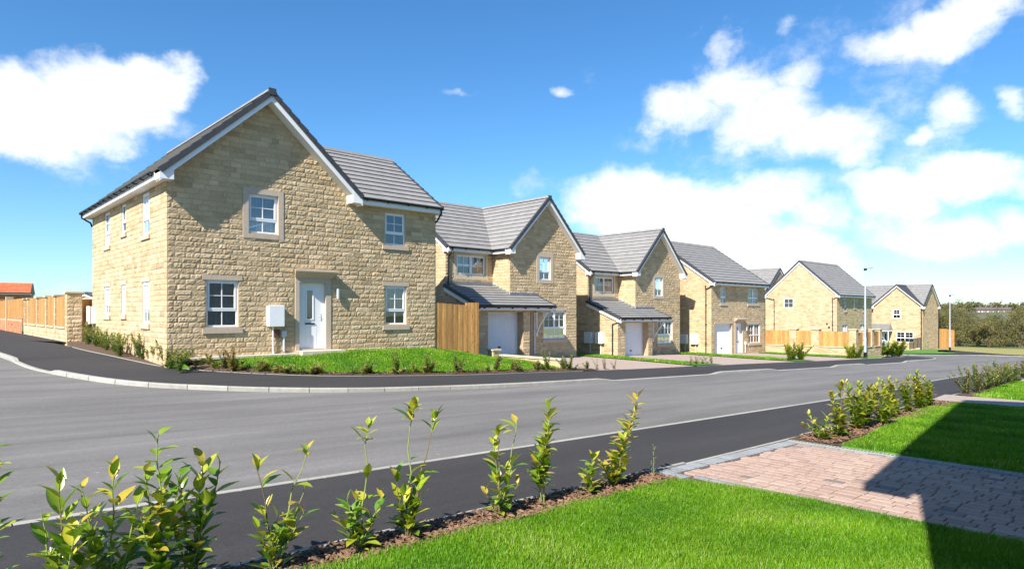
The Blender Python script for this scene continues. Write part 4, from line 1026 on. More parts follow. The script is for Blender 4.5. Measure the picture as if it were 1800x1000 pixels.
def house_b(s0, w0, z0, label, meters, fine):
    root = thing('stone_house', s0, w0, z0, label, 'house', GH)
    zs = 5.0; e = .3; o = .34; ze = 5.2; zr = 8.0; X0 = 2.95; W = 7.85; yr = 1.3; ym = 5.0; D = 8.7; gy = -.95; xm = (X0+W)/2
    F0 = front(0, 0); FR = front(0, yr); FG = front(0, gy); mb = MB()
    up = (4.98, 5.83, 3.78, 4.95); gw = (5.30, 7.0, .72, 2.2)
    shift = lambda b, dx: (b[0]-dx, b[1]-dx, b[2], b[3])
    FX = front(X0, 0)
    bls = [shift(b, X0) for b in bl(*up, surround=.19)+bl(*gw, lintel=.14, sill=.15)]+[(.42, 1.55, -1, 2.15)]
    stone_wall(mb, FX, W-X0, [(0, ze+.05), ((W-X0)/2, zr-.25), (W-X0, ze+.05)], bls, [shift(up, X0), shift(gw, X0), (.5, 1.47, -.05, 2.1)], fine=fine)
    rwn = (.66, 2.48, 3.92, 4.90)
    stone_wall(mb, FR, X0, [(0, zs), (X0, zs)], [(.5, 2.64, 3.7, 5.2)], [rwn], zb=2.1, fine=fine)
    mb.box((.5, -.01, 3.70), (.655, .015, 4.99), castw, FR); mb.box((2.485, -.01, 3.70), (2.64, .015, 4.99), castw, FR); mb.box((.655, -.01, 3.70), (2.485, .02, 3.888), castw, FR); mb.box((.655, -.01, 4.905), (2.485, .015, 4.99), castw, FR)
    stone_wall(mb, left(X0, 0), yr, [(0, zs), (yr, zs)], zb=2.1, fine=fine)
    gd = (.72, 2.95, -.05, 2.12)
    stone_wall(mb, FG, 3.37, [(0, 2.3), (3.37, 2.3)], [(gd[0], gd[1], -1, 2.4)], [gd], fine=fine, rev=.42)
    stone_wall(mb, right(3.37, gy), -gy, [(0, 2.3), (-gy, 2.55)], fine=fine)
    # left flank: garage part under the lean-to, then the gable
    stone_wall(mb, left(0, gy), yr-gy, [(0, 2.38), (yr-gy, 3.25)], fine=0)
    stone_wall(mb, left(0, yr), D-yr, [(0, ze-.04), (ym-yr, zr-.25), (D-yr, ze-.04)], fine=0)
    stone_wall(mb, right(W, 0), D, [(0, zs), (yr, zs), (ym, zr-.3), (D, zs)], plain=True); stone_wall(mb, back(0, D), W, [(0, zs), (W, zs)], plain=True)
    mb.build('wall', root)
    mb = MB(); xa = -.1; xg0, xg1 = X0-e, W+e; ye = yr-e
    slope(mb, (xa, ye, ze), (xg0, ye, ze), (xm, ym, zr), (xa, ym, zr), rows=12)
    slope(mb, (xg0, ye, ze), (xg0, -o, ze), (xm, -o, zr), (xm, ym, zr), rows=12)
    slope(mb, (xg1, ye, ze), (xg1, -o, ze), (xm, -o, zr), (xm, ym, zr), rows=12)
    slope(mb, (xg1-.15, ye, ze), (xg1-.149, ye, ze), (xg1-.15, ym, zr), (xm, ym, zr), rows=12)
    slope(mb, (xa, D+e, ze), (W+.1, D+e, ze), (W+.1, ym, zr), (xa, ym, zr), rows=12)
    roof = mb.build('roof', root)
    mb = Sep('ridge', roof); ridge(mb, (xm, -o-.04, zr+.03), (xm, ym, zr+.03)); ridge(mb, (xa-.03, ym, zr+.03), (W+.13, ym, zr+.03)); mb.build('ridge', roof)
    mb = Sep('verge', roof)
    for x in (xg0, xg1): verge(mb, (x, -o, ze), (xm, -o, zr), (0, -1, 0), 12)
    for y in (ye, D+e):
        for x, q in ((xa, -1), (W+.1, 1)): verge(mb, (x, y, ze), (x, ym, zr), (q, 0, 0), 12)
    mb.box((xm-.11, -o-.06, zr-.12), (xm+.11, -o+.02, zr+.075), tiled); mb.build('verge', roof)
    mb = Sep('bargeboard', root); tg = (zr-ze)/(xm-xg0)
    for x, xi in ((xg0, X0+.06), (xg1, W-.06)):
        barge(mb, (x, -o, ze), (xm, -o, zr), (0, -1, 0), o); box_end(mb, x, xi, -o-.003, 0, zs-.04, ze-.07, ze-.07+.36*tg)
    for y in (ye, D+e): barge(mb, (xa, y, ze), (xa, ym, zr), (-1, 0, 0), .1)
    box_end(mb, ye, yr+.1, xa-.003, 0, zs-.03, ze-.07, ze+.2, axis='y'); box_end(mb, D+e, D-.1, xa-.003, 0, zs-.03, ze-.07, ze+.2, axis='y')
    mb.build('bargeboard', root)
    eaves(root, (xa+.03, yr), (xg0-.02, yr), (0, -1), zs); eaves(root, (X0, yr-e), (X0, -.01), (-1, 0), zs); eaves(root, (W, 0), (W, D), (1, 0), zs)
    # lean-to over garage and door
    mb = MB(); yz = lambda y: 2.42+.39*(y+1.25)
    y4 = .03; xr = 4.88
    slope(mb, (xa, -1.25, 2.42), (X0, -1.25, 2.42), (X0, yr, yz(yr)), (xa, yr, yz(yr)), rows=8); slope(mb, (X0, -1.25, 2.42), (xr, -1.25, 2.42), (xr, y4, yz(y4)), (X0, y4, yz(y4)), rows=4)
    pr = mb.build('porch_roof', root)
    mb = MB(); mb.box((X0, -.02, yz(0)), (xr, .03, yz(0)+.17), lead, F0); mb.box((.0, -.02, yz(yr)+.02), (X0, .03, yz(yr)+.17), lead, FR)
    for k in range(5):
        y = .05+k*.25; mb.box((y, -.01, yz(y)+.0), (y+.25, .02, yz(y)+.2), lead, left(X0, 0))
    mb.build('flashing', pr)
    mb = Sep('verge', pr); verge(mb, (xa, -1.25, 2.42), (xa, yr, yz(yr)), (-1, 0, 0), 8); verge(mb, (xr, -1.25, 2.42), (xr, y4, yz(y4)), (1, 0, 0), 4); mb.build('verge', pr)
    mb = MB(); mb.box((xa+.03, -1.25, 2.20), (xr-.03, -1.225, 2.40), white); mb.box((xa+.03, -1.225, 2.20), (X0+.45, -.93, 2.218), soffm); mb.box((3.35, -.93, 2.20), (xr-.03, .0, 2.218), soffm); barge(mb, (xr, -1.25, 2.42), (xr, y4, yz(y4)), (1, 0, 0), .05)
    barge(mb, (xa, -1.25, 2.42), (xa, yr, yz(yr)), (-1, 0, 0), .1); mb.box((xa, -1.25, 2.17), (0, -.95, 2.36), white)
    mb.build('fascia', pr)
    mb = MB(); mb.tube([(xa, -1.31, 2.36), (xr, -1.31, 2.36)], .05, black, 10)
    for k in range(6): mb.box((.2+k*.85, -1.36, 2.27), (.24+k*.85, -1.24, 2.33), black)
    mb.build('gutter', pr)
    mb = MB(); xb = 4.74; mb.box((xb-.04, -.09, .88), (xb+.04, -.02, 2.2), white)
    mb.tube([(xb, -.06, 1.05), (xb, -.3, 1.45), (xb, -.85, 2.14)], .04, white, 6); mb.box((xb-.04, -1.1, 2.10), (xb+.04, -.02, 2.19), white); mb.build('porch_bracket', root)
    garage_door(root, FG, .72, 2.95, 2.12, .42)
    window(root, F0, *up, tr=.35, surround=.19, blind=.9); window(root, F0, *gw, cols=2, tr=.38, lintel=.14, sill=.15, blind=.95)
    window(root, FR, *rwn, cols=2, tr=None, ug=(2, 2), blind=.6)
    door(root, F0, X0+.5, X0+1.47, 2.1)
    mb = MB(); mb.tube([F0(4.60, .06, 2.1), F0(4.60, .06, 0)], .034, white); mb.build('service_pipe', root)
    mb = MB(); mb.tube([(.13, yr-e-.08, 5.12), (.13, yr-e-.08, 4.95), (.13, yr-.06, 4.75), (.13, yr-.06, 3.45), (.13, yr-.15, 3.40)], .036, black); mb.build('downpipe', root)
    mb = MB(); mb.tube([(-.02, -1.31, 2.34), (-.04, -1.2, 2.24), (-.07, -.62, 2.05), (-.07, -.62, 0)], .036, black); mb.build('downpipe', root)
    if meters:
        for a in (.83, .0): meter_box(root, left(0, 0), a, a+.56, .92, 1.56)
    return root
house_b(18.6, 23.4, -.4, 'second stone house from the left, its lean-to partly in shadow behind the timber fence', False, 1)
house_b(29.6, 24.0, -1.03, 'third stone house, with two meter boxes on its flank and white garage door', True, 0)

def house_four():
    gl = dict(lintel=.14, sill=.15)
    r = simple_house('stone_house', 39.7, 23.0, -1.22, 7.7, 8.8, 4.78, .677, 'fourth stone house, plain pitched roof with front eaves, narrow garage and white door', GH, fine=0,
        frontw=[(1.2, 1.98, 3.55, 4.72, dict(tr=.34, blind=.95), dict(sill=.13)), (5.1, 6.65, 3.55, 4.72, dict(cols=2, tr=.34), dict(sill=.13)), (5.2, 6.95, .68, 2.1, dict(cols=2, tr=.38), gl)],
        extra_blocks=[(.42, 2.85, -1, 2.30), (3.1, 4.5, -1, 2.45)], extra_holes=[(.5, 2.75, -.05, 2.12), (3.3, 4.25, -.05, 2.12)])
    F = front(0, 0); garage_door(r, F, .5, 2.75, 2.12, .14)
    mb = MB(); mb.box((.4, -.01, 2.125), (2.86, .03, 2.29), cast, F); mb.build('garage_lintel', r)
    mb = MB(); mb.box((3.15, -.02, -.1), (3.298, .03, 2.26), cast, F); mb.box((4.252, -.02, -.1), (4.4, .03, 2.26), cast, F); mb.box((3.298, -.02, 2.122), (4.252, .028, 2.26), cast, F); mb.build('door_surround', r)
    door(r, F, 3.3, 4.25, 2.12); canopy(r, F, 3.0, 4.55, 2.262, 2.48, .3); wall_light(r, F, 4.72, 1.75)
    LF = left(0, 0)
    for a in (1.77, .95): meter_box(r, LF, a, a+.54, .74, 1.38)
    downpipe(r, LF, .38, 4.75, 0, .12); mb = MB(); mb.tube([(-.05, -.35, 4.85), (-.06, .1, 4.6), (-.06, .38, 4.5)], .034, black); mb.build('downpipe', r)
    mb = MB(); mb.tube([(7.78, -.35, 4.9), (7.78, -.1, 4.65), (7.78, .05, 4.5), (7.78, .05, 0)], .034, black); mb.build('downpipe', r)
    mb = MB(); mb.tube([F(4.62, .05, .6), F(4.62, .05, 0)], .03, whited); mb.box((4.55, 0, .6), (4.72, .1, .8), whited, F); mb.build('cable_box', r)
house_four()
r5 = simple_house('stone_house', 65.3, 24.5, -1.6, 9.4, 7.1, 4.78, .904, 'fifth stone house, its bright gable end above the pale wall and fence panels', GH, fine=0,
    frontw=[(1.85, 2.5, 3.45, 4.7, dict(tr=.34), dict(sill=.13)), (4.4, 4.85, 3.75, 4.7, dict(tr=None, ug=(1, 2)), dict(sill=.13)), (6.8, 7.45, 3.45, 4.7, dict(tr=.34), dict(sill=.13)), (1.4, 2.6, .8, 2.1, dict(cols=2), dict(lintel=.14, sill=.15)), (6.2, 7.6, .8, 2.1, dict(cols=2), dict(lintel=.14, sill=.15))],
    sidew=[(4.15, 5.22, 3.72, 4.75, dict(tr=None, ug=(2, 2), dep=.03), dict())])
downpipe(r5, left(0, 0), .38, 4.75, 0, .12); downpipe(r5, left(0, 0), 6.15, 4.75, 0, .12)
mb = MB(); mb.tube([(-.06, -.35, 4.9), (-.06, .3, 4.6)], .034, black); mb.tube([(-.06, 7.4, 4.9), (-.06, 6.2, 4.6)], .034, black); mb.tube([(9.46, -.35, 4.9), (9.46, .05, 4.5), (9.46, .05, 0)], .034, black); mb.build('downpipe', r5)
mb = MB(); mb.tube([(-.01, .9, 2.2), (-.1, .9, 2.2)], .07, black, 10); mb.box((-.05, .62, 1.75), (0, .8, 1.95), brownp); mb.build('flue_vent', r5)

def house_six():
    s0, w0, z0 = 86.6, 22.95, -2.72
    root = thing('stone_house', s0, w0, z0, 'farthest stone house of the row, with grey porch roof beside the woodland', 'house', GH)
    zs = 4.9; e = .3; ze = 5.1; zr = 7.75; W = 6.4; Lc = 5.3; D = 9.5; xm = W/2; tan = (zr-ze)/(xm+e); ym = Lc/2
    F = front(0, 0); LF = left(0, 0); mb = MB()
    upw = (2.3, 3.1, 3.72, 4.78); gw = (.9, 2.75, .88, 2.12)
    stone_wall(mb, F, W, [(0, zs), (xm, zr-.2), (W, zs)], (), ())
    fb = bl(*upw, surround=.15)+bl(*gw, lintel=.12, sill=.13)+[(3.45, 4.5, -1, 2.15)]
    stone_wall(mb, LF, Lc, [(0, zs), (ym, zr-.2), (Lc, zs)], fb, [upw, gw, (3.5, 4.4, -.05, 2.1)], fine=0)
    stone_wall(mb, left(.3, Lc), D-Lc, [(0, zs), (D-Lc, zs)], plain=True); stone_wall(mb, right(W, 0), D, [(0, zs), (D, zs)], plain=True); stone_wall(mb, back(0, D), W, [(0, zs), (xm, zr-.2), (W, zs)], plain=True)
    mb.build('wall', root)
    mb = MB(); vo = .2
    slope(mb, (-e, Lc+e, ze), (-e, D, ze), (xm, D, zr), (xm, ym, zr)); slope(mb, (-e, -vo, ze), (-e, -vo+.02, ze), (xm, ym, zr), (xm, -vo, zr)); slope(mb, (W+e, -vo, ze), (W+e, D, ze), (xm, D, zr), (xm, -vo, zr))
    tc = (zr-ze)/(ym+e)
    slope(mb, (-vo, -e, ze+.02), (-e+.02, -e, ze+.02), (xm, ym, zr+.01), (-vo, ym, zr+.01)); slope(mb, (-vo, Lc+e, ze+.02), (-e+.02, Lc+e, ze+.02), (xm, ym, zr+.01), (-vo, ym, zr+.01))
    roof = mb.build('roof', root)
    mb = Sep('ridge', roof); ridge(mb, (xm, -vo, zr+.03), (xm, D, zr+.03)); ridge(mb, (-vo, ym, zr+.03), (xm, ym, zr+.03)); mb.build('ridge', roof)
    mb = Sep('verge', roof)
    for x in (-e, W+e): verge(mb, (x, -vo, ze), (xm, -vo, zr), (0, -1, 0), 12)
    for y in (-e, Lc+e): verge(mb, (-vo, y, ze), (-vo, ym, zr), (-1, 0, 0), 12)
    mb.build('verge', roof)
    mb = Sep('bargeboard', root)
    for x, xi in ((-e, .1), (W+e, W-.1)): barge(mb, (x, -vo, ze), (xm, -vo, zr), (0, -1, 0), vo); box_end(mb, x, xi, -vo-.003, 0, zs-.03, ze-.07, ze+.25)
    for y, yi in ((-e, .1), (Lc+e, Lc-.1)): barge(mb, (-vo, y, ze), (-vo, ym, zr), (-1, 0, 0), vo); box_end(mb, y, yi, -vo-.003, 0, zs-.03, ze-.07, ze+.25, axis='y')
    mb.build('bargeboard', root)
    window(root, LF, *upw, tr=.4, dep=.03, surround=.15); window(root, LF, *gw, cols=2, tr=.4, dep=.03, lintel=.12, sill=.13); door(root, LF, 3.5, 4.4, 2.1, dep=.03)
    mb = MB(); slope(mb, (-1.35, 3.1, 2.35), (-1.35, 5.5, 2.35), (0, 5.3, 3.05), (0, 3.35, 3.05), rows=5); mb.quad((-1.35, 3.1, 2.33), (0, 3.1, 2.33), (0, 3.35, 3.05), (-1.35, 3.1, 2.34), lead); p = mb.build('porch_roof', root)
    mb = MB(); mb.box((-1.3, 3.12, 2.16), (0, 5.45, 2.33), white); mb.box((-1.25, 5.3, 0), (-1.15, 5.4, 2.2), white); mb.box((-1.25, 3.2, 0), (-1.18, 3.27, 2.2), white); mb.build('porch_frame', p)
    mb = MB(); mb.tube([(-.07, .1, 4.9), (-.07, .1, 0)], .06, black); mb.tube([(W+.05, -.05, 4.9), (W+.05, -.05, 0)], .07, black); mb.build('downpipe', root)
    eaves(root, (-vo, 0), (0, 0), (0, -1), zs, gut=False)
house_six()
simple_house('stone_house', 75.5, 33, -1.9, 9.0, 8.0, 4.9, .8, 'half hidden house behind, showing only its grey roof between fourth and fifth houses', GH, rot=R(90), fine=0)
simple_house('brick_house', -4.8, 106.7, 0, 16.4, 4, 4.0, .55, 'distant house with bright orange tiled roof at the left edge', None, rot=-ANG+R(32), roofmat=tilered, wallmat=brickm, cat='house')
simple_house('distant_house', -37*CA+60*SA, 37*SA+60*CA, 0, 6, 5, 2.15, .42, 'distant grey roofed house just showing over the timber fence', None, rot=R(90)-ANG, cat='house')
# the viewer's own neighbour, right beside the camera
def near_house():
    root = thing('stone_house', 1.35, .15, -.05, 'stone house just right of the view that shades the drive and lawn', 'house')
    W, D, zs, e, o = 12.6, 9, 5.7, .3, .45; xm = W/2; ze = zs+.2; zr = ze+4.9
    mb = MB()
    stone_wall(mb, back(0, 0), W, [(0, zs), (xm, zr-.2), (W, zs)], plain=True); stone_wall(mb, front(0, -D), W, [(0, zs), (xm, zr-.2), (W, zs)], plain=True)
    stone_wall(mb, left(0, -D), D, [(0, zs), (D, zs)], plain=True); stone_wall(mb, right(W, -D), D, [(0, zs), (D, zs)], plain=True); mb.build('wall', root)
    mb = MB(); slope(mb, (-e, -D-.1, ze), (-e, o, ze), (xm, o, zr), (xm, -D-.1, zr)); slope(mb, (W+e, -D-.1, ze), (W+e, o, ze), (xm, o, zr), (xm, -D-.1, zr)); mb.build('roof', root)
    mb = Sep('bargeboard', root)
    for x, xi in ((-e, .1), (W+e, W-.1)): barge(mb, (x, o, ze), (xm, o, zr), (0, 1, 0), o); box_end(mb, x, xi, o, 0, zs-.02, ze-.07, ze+.2)
    mb.build('bargeboard', root)
near_house()

# ------------------------------------------------------------------ fences and walls
def boards(mb, fr, a0, a1, z0, z1, bw=.125, zf=None, d=.0):
    a = a0; k = 0
    while a < a1-.02:
        b = min(a1, a+bw); h = z1 if zf is None else zf((a+b)/2)
        mb.box((a+.002, d, z0), (b+.012 if b < a1 else b, d+.018+.006*(k % 2), h+random.uniform(-.006, .006)), timber, fr, random.random()); a = b; k += 1
fn = thing('timber_fence', 14.16, 19.44, .30, 'close boarded orange timber fence between first and second houses', 'fence')
F = front(0, 0)
mb = MB(); boards(mb, F, 0, 1.58, -.1, 1.76, zf=lambda a: 1.76-.06*a); mb.build('fence_panel', fn)
mb = MB(); boards(mb, F, 1.58, 2.08, -.3, 1.78); mb.build('gate_panel', fn)
mb = MB()
for x in (.02, 1.5, 1.97): mb.box((x, .02, -.3), (x+.09, .11, 1.76), timber)
mb.build('fence_post', fn)

def pier(name, root, fr, a0, a1, dpt, zt, zb=-.4, fine=0):
    """square pier: stones on the faces that show, with a coping"""
    mb = MB(); w = a1-a0
    p0 = Vector(fr(a0, 0, 0)); p1 = Vector(fr(a1, -dpt, 0)); x0, x1 = sorted((p0.x, p1.x)); y0, y1 = sorted((p0.y, p1.y))
    stone_wall(mb, front(x0, y0), x1-x0, [(0, zt), (x1-x0, zt)], zb=zb, fine=fine); stone_wall(mb, left(x0, y0), y1-y0, [(0, zt), (y1-y0, zt)], zb=zb, fine=fine)
    stone_wall(mb, right(x1, y0), y1-y0, [(0, zt), (y1-y0, zt)], zb=zb, plain=True); stone_wall(mb, back(x0, y1), x1-x0, [(0, zt), (x1-x0, zt)], zb=zb, plain=True)
    mb.quad((x0, y0, zt), (x1, y0, zt), (x1, y1, zt), (x0, y1, zt), mortar)
    o = mb.build(name, root); mb = MB(); mb.box((x0-.06, y0-.06, zt), (x1+.06, y1+.06, zt+.06), castw); mb.build('coping', o); return o

# left boundary wall behind house one (runs back along w)
bw = thing('boundary_wall', 4.3, 29.2, gz(4.3, 29.2), 'pale stone boundary wall with piers and timber panels left of the nearest house', 'wall')
LFw = left(0, 0)
pier('pier', bw, front(0, 0), 0, .48, .45, 1.95, fine=1)
stone_lo = MB(); stone_wall(stone_lo, left(.0, .45), 12.2, [(0, .6), (12.2, .6)], zb=-.4); stone_lo.quad((0, .45, .6), (.2, .45, .6), (.2, 12.6, .6), (0, 12.6, .6), mortar)
stone_lo.build('low_wall', bw)
pos = [2.75, 5.1, 7.8, 10.9]
prev = .45
for k, y in enumerate(pos+[12.4]):
    mb = MB(); lf = left(.06, 0); boards(mb, lf, prev, y, .66, 1.84 if k % 2 == 0 else 1.90); mb.build('fence_panel', bw)
    mb = MB(); mb.box((-.04, prev, .60), (.16, y, .655), castw); mb.build('coping', bw)
    pier('pier', bw, front(-.0, y), 0, .36, .36, 1.88, zb=.0); prev = y+.36
mb = MB(); boards(mb, front(.48, .25), 0, .36, .62, 1.72); mb.build('fence_panel', bw)
mb = MB(); stone_wall(mb, front(.48, .2), .36, [(0, .58), (.36, .58)], zb=-.4, fine=1); mb.box((.48, .14, .58), (.84, .4, .63), castw); mb.build('low_wall', bw)
# brick wall with panels further back
bk = thing('brick_wall', 4.25, 42.2, gz(4.2, 42), 'low red brick wall topped by timber fence panels at the left edge', 'wall')
mb = MB(); stone_wall(mb, left(0, 0), 16, [(0, .85), (16, .85)], mat=brickm, course=.075*2, fine=0); mb.quad((0, 0, .85), (.3, 0, .85), (.3, 16, .85), (0, 16, .85), mortar); mb.build('low_wall', bk)
mb = MB(); boards(mb, left(.06, 0), .0, 7.0, .87, 1.95); mb.build('fence_panel', bk)
mb = MB(); boards(mb, left(.06, 0), 7.4, 16, .87, 1.95); mb.build('fence_panel', bk)
mb = MB(); mb.box((-.06, 7.0, -.4), (.3, 7.4, 2.15), stone); mb.build('pier', bk)

# boundary wall by the fourth house: runs back along w, then along s
zw = gz(47.6, 16.6)
b2 = thing('boundary_wall', 47.6, 16.6, zw, 'pale corner boundary wall with stone piers and orange timber panels beyond the fourth house', 'wall')
pier('pier', b2, front(0, 0), 0, .45, .45, 1.98, zb=-.4)
mb = MB(); stone_wall(mb, left(0, .45), 6.0, [(0, .72), (6.0, .72)], zb=-.4); mb.quad((0, .45, .72), (.25, .45, .72), (.25, 6.45, .72), (0, 6.45, .72), mortar); mb.build('low_wall', b2)
mb = MB(); stone_wall(mb, front(.45, 0), 4.7, [(0, .70), (4.7, .70)], zb=-.5); mb.quad((.45, 0, .7), (5.15, 0, .7), (5.15, .25, .7), (.45, .25, .7), mortar); mb.build('low_wall', b2)
for y0, y1, yp in ((.45, 2.5, 2.5), (3.03, 4.1, 4.1), (4.66, 6.45, None)):
    mb = MB(); boards(mb, left(.08, 0), y0, y1, .79, 1.85); mb.build('fence_panel', b2)
    mb = MB(); mb.box((-.05, y0, .72), (.2, y1, .775), castw); mb.build('coping', b2)
    if yp is not None: pier('pier', b2, front(0, yp), 0, .45, .53, 1.95, zb=0)
xs = [(.45, 1.5), (2.0, 3.1), (3.55, 4.7)]
for x0, x1 in xs:
    mb = MB(); boards(mb, front(0, .1), x0, x1, .79, 1.80); mb.build('fence_panel', b2)
    mb = MB(); mb.box((x0, -.05, .70), (x1, .2, .76), castw); mb.build('coping', b2)
for x in (1.5, 3.1, 4.7): pier('pier', b2, front(x, 0), 0, .45, .45, 1.92, zb=-.5)

f6 = thing('timber_fence', 100.5, 25.8, gz(100, 25)+.05, 'orange timber fence with curved top between farthest house and the woodland', 'fence', rot=R(-28))
mb = MB(); boards(mb, front(0, 0), 0, 4.2, -.1, 2.4, .14, zf=lambda a: 2.35+.2*math.sin(a/4.2*math.pi)); mb.build('fence_panel', f6)
rl = thing('railing', 79.2, 22.2, gz(80, 22)+.1, 'short black metal railing in front of the farthest house', 'railing', rot=R(5))
mb = MB(); mb.tube([(0, 0, 1.2), (6.3, 0, 1.2)], .025, black, 6); mb.tube([(0, 0, .15), (6.3, 0, .15)], .025, black, 6)
for k in range(43): mb.tube([(k*.15, 0, .1), (k*.15, 0, 1.2)], .011 if k % 14 else .035, black, 5)
mb.build('rail', rl)

def street_lamp(s, w, h, label):
    r = thing('street_lamp', s, w, gz(s, w)+.08, label, 'street lamp', 'tall grey street lamps')
    mb = MB(); mb.tube([(0, 0, -.1), (0, 0, .42)], .105, black, 12); mb.build('base', r)
    mb = MB(); mb.tube([(0, 0, .42), (0, 0, 1.35), (0, 0, 1.42), (0, 0, h-.05)], [.085, .085, .062, .045], galv, 12); mb.build('pole', r)
    mb = MB(); mb.box((-.07, -.06, h-.12), (.10, .06, h+.02), black); mb.prism([(-.05, -.12, h), (.62, -.07, h+.07), (.62, .07, h+.07), (-.05, .12, h)], (0, 0, .07), galv); mb.prism([(.05, -.09, h-.02), (.55, -.06, h+.045), (.55, .06, h+.045), (.05, .09, h-.02)], (0, 0, .02), black)
    mb.build('lamp_head', r); return r
street_lamp(46.8, 15.75, 6.0, 'nearer grey street lamp in front of the boundary wall corner').rotation_euler.z = R(5)
street_lamp(83.5, 19.5, 6.1, 'farther grey street lamp beside the farthest house').rotation_euler.z = R(5)

# small white car, end-on, partly hidden by the wall
car = thing('parked_car', 79.0, 25.6, gz(79, 25)+.1, 'white hatchback parked before the porch, half hidden by the wall', 'car', rot=R(90))
def carbody():
    secs = [(-2.0, .35, .62, .76), (-1.95, .28, .78, .80), (-1.2, .25, .98, .84), (-.75, .25, 1.02, .85), (.9, .25, 1.02, .86), (1.75, .28, .98, .82), (1.95, .35, .8, .78)]
    mb = MB(); vs = []; n = 8
    for y, zb, zt, hw in secs: vs += [(-hw, y, zb), (-hw*1.02, y, (zb+zt)/2), (-hw*.97, y, zt-.08), (-hw*.82, y, zt), (hw*.82, y, zt), (hw*.97, y, zt-.08), (hw*1.02, y, (zb+zt)/2), (hw, y, zb)]
    fs = [(i*n+k, i*n+(k+1) % n, (i+1)*n+(k+1) % n, (i+1)*n+k) for i in range(len(secs)-1) for k in range(n)]+[tuple(range(n)), tuple(range((len(secs)-1)*n, len(secs)*n))]
    mb.add(vs, fs, carp)
    roof = [(-.95, .72, 1.0), (-.35, .58, 1.42), (1.2, .58, 1.42), (1.75, .70, 1.0)]
    vs = []
    for y, hw, z in roof: vs += [(-hw, y, z), (hw, y, z)]
    mb.add(vs, [(2, 3, 5, 4)], carp)
    for x in (-1, 1):
        for (y0, h0, z0), (y1, h1, z1) in zip(roof, roof[1:]): mb.tube([(x*h0, y0, z0), (x*h1, y1, z1)], .035, carp, 6)
    o = mb.build('body', car, smooth=False)
    mb = MB(); mb.add(vs, [(0, 1, 3, 2), (4, 5, 7, 6)], black); mb.add([(-.7, -.95, 1.0), (-.57, -.35, 1.40), (-.57, 1.2, 1.40), (-.7, 1.75, 1.0), (.7, -.95, 1.0), (.57, -.35, 1.40), (.57, 1.2, 1.40), (.7, 1.75, 1.0)], [(0, 1, 2, 3), (4, 5, 6, 7)], black); mb.build('window', car)
    for x in (-.72, .72):
        for y in (-1.25, 1.25):
            mb = MB(); mb.tube([(x-.1, y, .32), (x+.1, y, .32)], .32, rubber, 18); w_ = mb.build('wheel', car); mb = MB(); mb.tube([(x-.11, y, .32), (x+.11, y, .32)], .2, galv, 14); mb.build('rim', w_)
    for x in (-.55, .55): mb = MB(); mb.box((x-.17, -2.0, .62), (x+.17, -1.93, .76), greyp); mb.build('headlight', car)
    mb = MB(); mb.box((-.45, -2.02, .40), (.45, -1.96, .56), black); mb.build('grille', car)
carbody()

# ------------------------------------------------------------------ woodland and the far hill
def tree(name, s, w, h, rx, label, group, seed, nleaf=5200, ls=.22, bare=.0, mat=None):
    rr = random.Random(seed); r = thing(name, s, w, gz(s, w)-.1, label, 'tree', group)
    mt = MB(); ml = MB(); tips = []
    for k in range(rr.randint(4, 6)):
        a = rr.uniform(0, 6.28); l = rr.uniform(.55, 1)*h; rad = rr.uniform(.2, .8)*rx
        p = [Vector((0, 0, 0)), Vector((math.cos(a)*rad*.25, math.sin(a)*rad*.25, l*.35)), Vector((math.cos(a)*rad*.7, math.sin(a)*rad*.7, l*.7)), Vector((math.cos(a)*rad, math.sin(a)*rad, l))]
        mt.tube(p, [.14, .10, .06, .015], bark, 6)
        for q in range(7):
            t = rr.uniform(.25, .95)*3; i = min(2, int(t)); c = p[i].lerp(p[i+1], t-i); d = Vector((rr.uniform(-1, 1), rr.uniform(-1, 1), rr.uniform(-.1, 1.0))).normalized()*rr.uniform(.6, 1.5)*rx*.5
            mt.tube([c, c+d*.5+Vector((0, 0, .1)), c+d], [.035, .022, .006], bark, 4); tips.append(c+d); tips.append(c+d*.5)
    clumps = []
    for k in range(34):
        a = rr.uniform(0, 6.28); q = rr.random()**.5; z = rr.uniform(.06, 1)**.8
        ww = math.sqrt(max(.05, 1-(2*z*.55-.25)**2)) ; clumps.append((Vector((math.cos(a)*q*rx*ww, math.sin(a)*q*rx*ww, z*h*(1-.22*q))), rr.uniform(.35, .75)*rx*.45, rr.gauss(.45, .2)))
    for c in tips[:40]: clumps.append((c, rx*.2, rr.gauss(.45, .2)))
    for _ in range(nleaf):
        c, cr, tn = clumps[rr.randrange(len(clumps))]
        d = Vector((rr.gauss(0, .5), rr.gauss(0, .5), rr.gauss(0, .45)))*cr; p = c+d
        if p.z < .05: p.z = rr.uniform(.05, .5)
        u = Vector((rr.uniform(-1, 1), rr.uniform(-1, 1), rr.uniform(-1, 1))).normalized(); v = u.cross(Vector((rr.uniform(-1, 1), rr.uniform(-1, 1), rr.uniform(-1, 1)))).normalized()
        a = ls*rr.uniform(.4, 1.1); b = a*rr.uniform(.25, .7)
        ml.add([p-u*a*.5, p+v*b*.5, p+u*a*.5, p-v*b*.5], [(0, 1, 2, 3)], mat or woodm, min(1, max(0, tn+rr.gauss(0, .12))))
    mt.build('trunk', r); ml.build('crown', r, normals=False); return r
rr = random.Random(31)
GW = 'bushy trees of the woodland edge'
def at_px(px, Y):   # point in plan from a bearing and distance (woodland edge only)
    X = (px-900)/1140*Y; return X*CA+Y*SA, -X*SA+Y*CA
k = 0
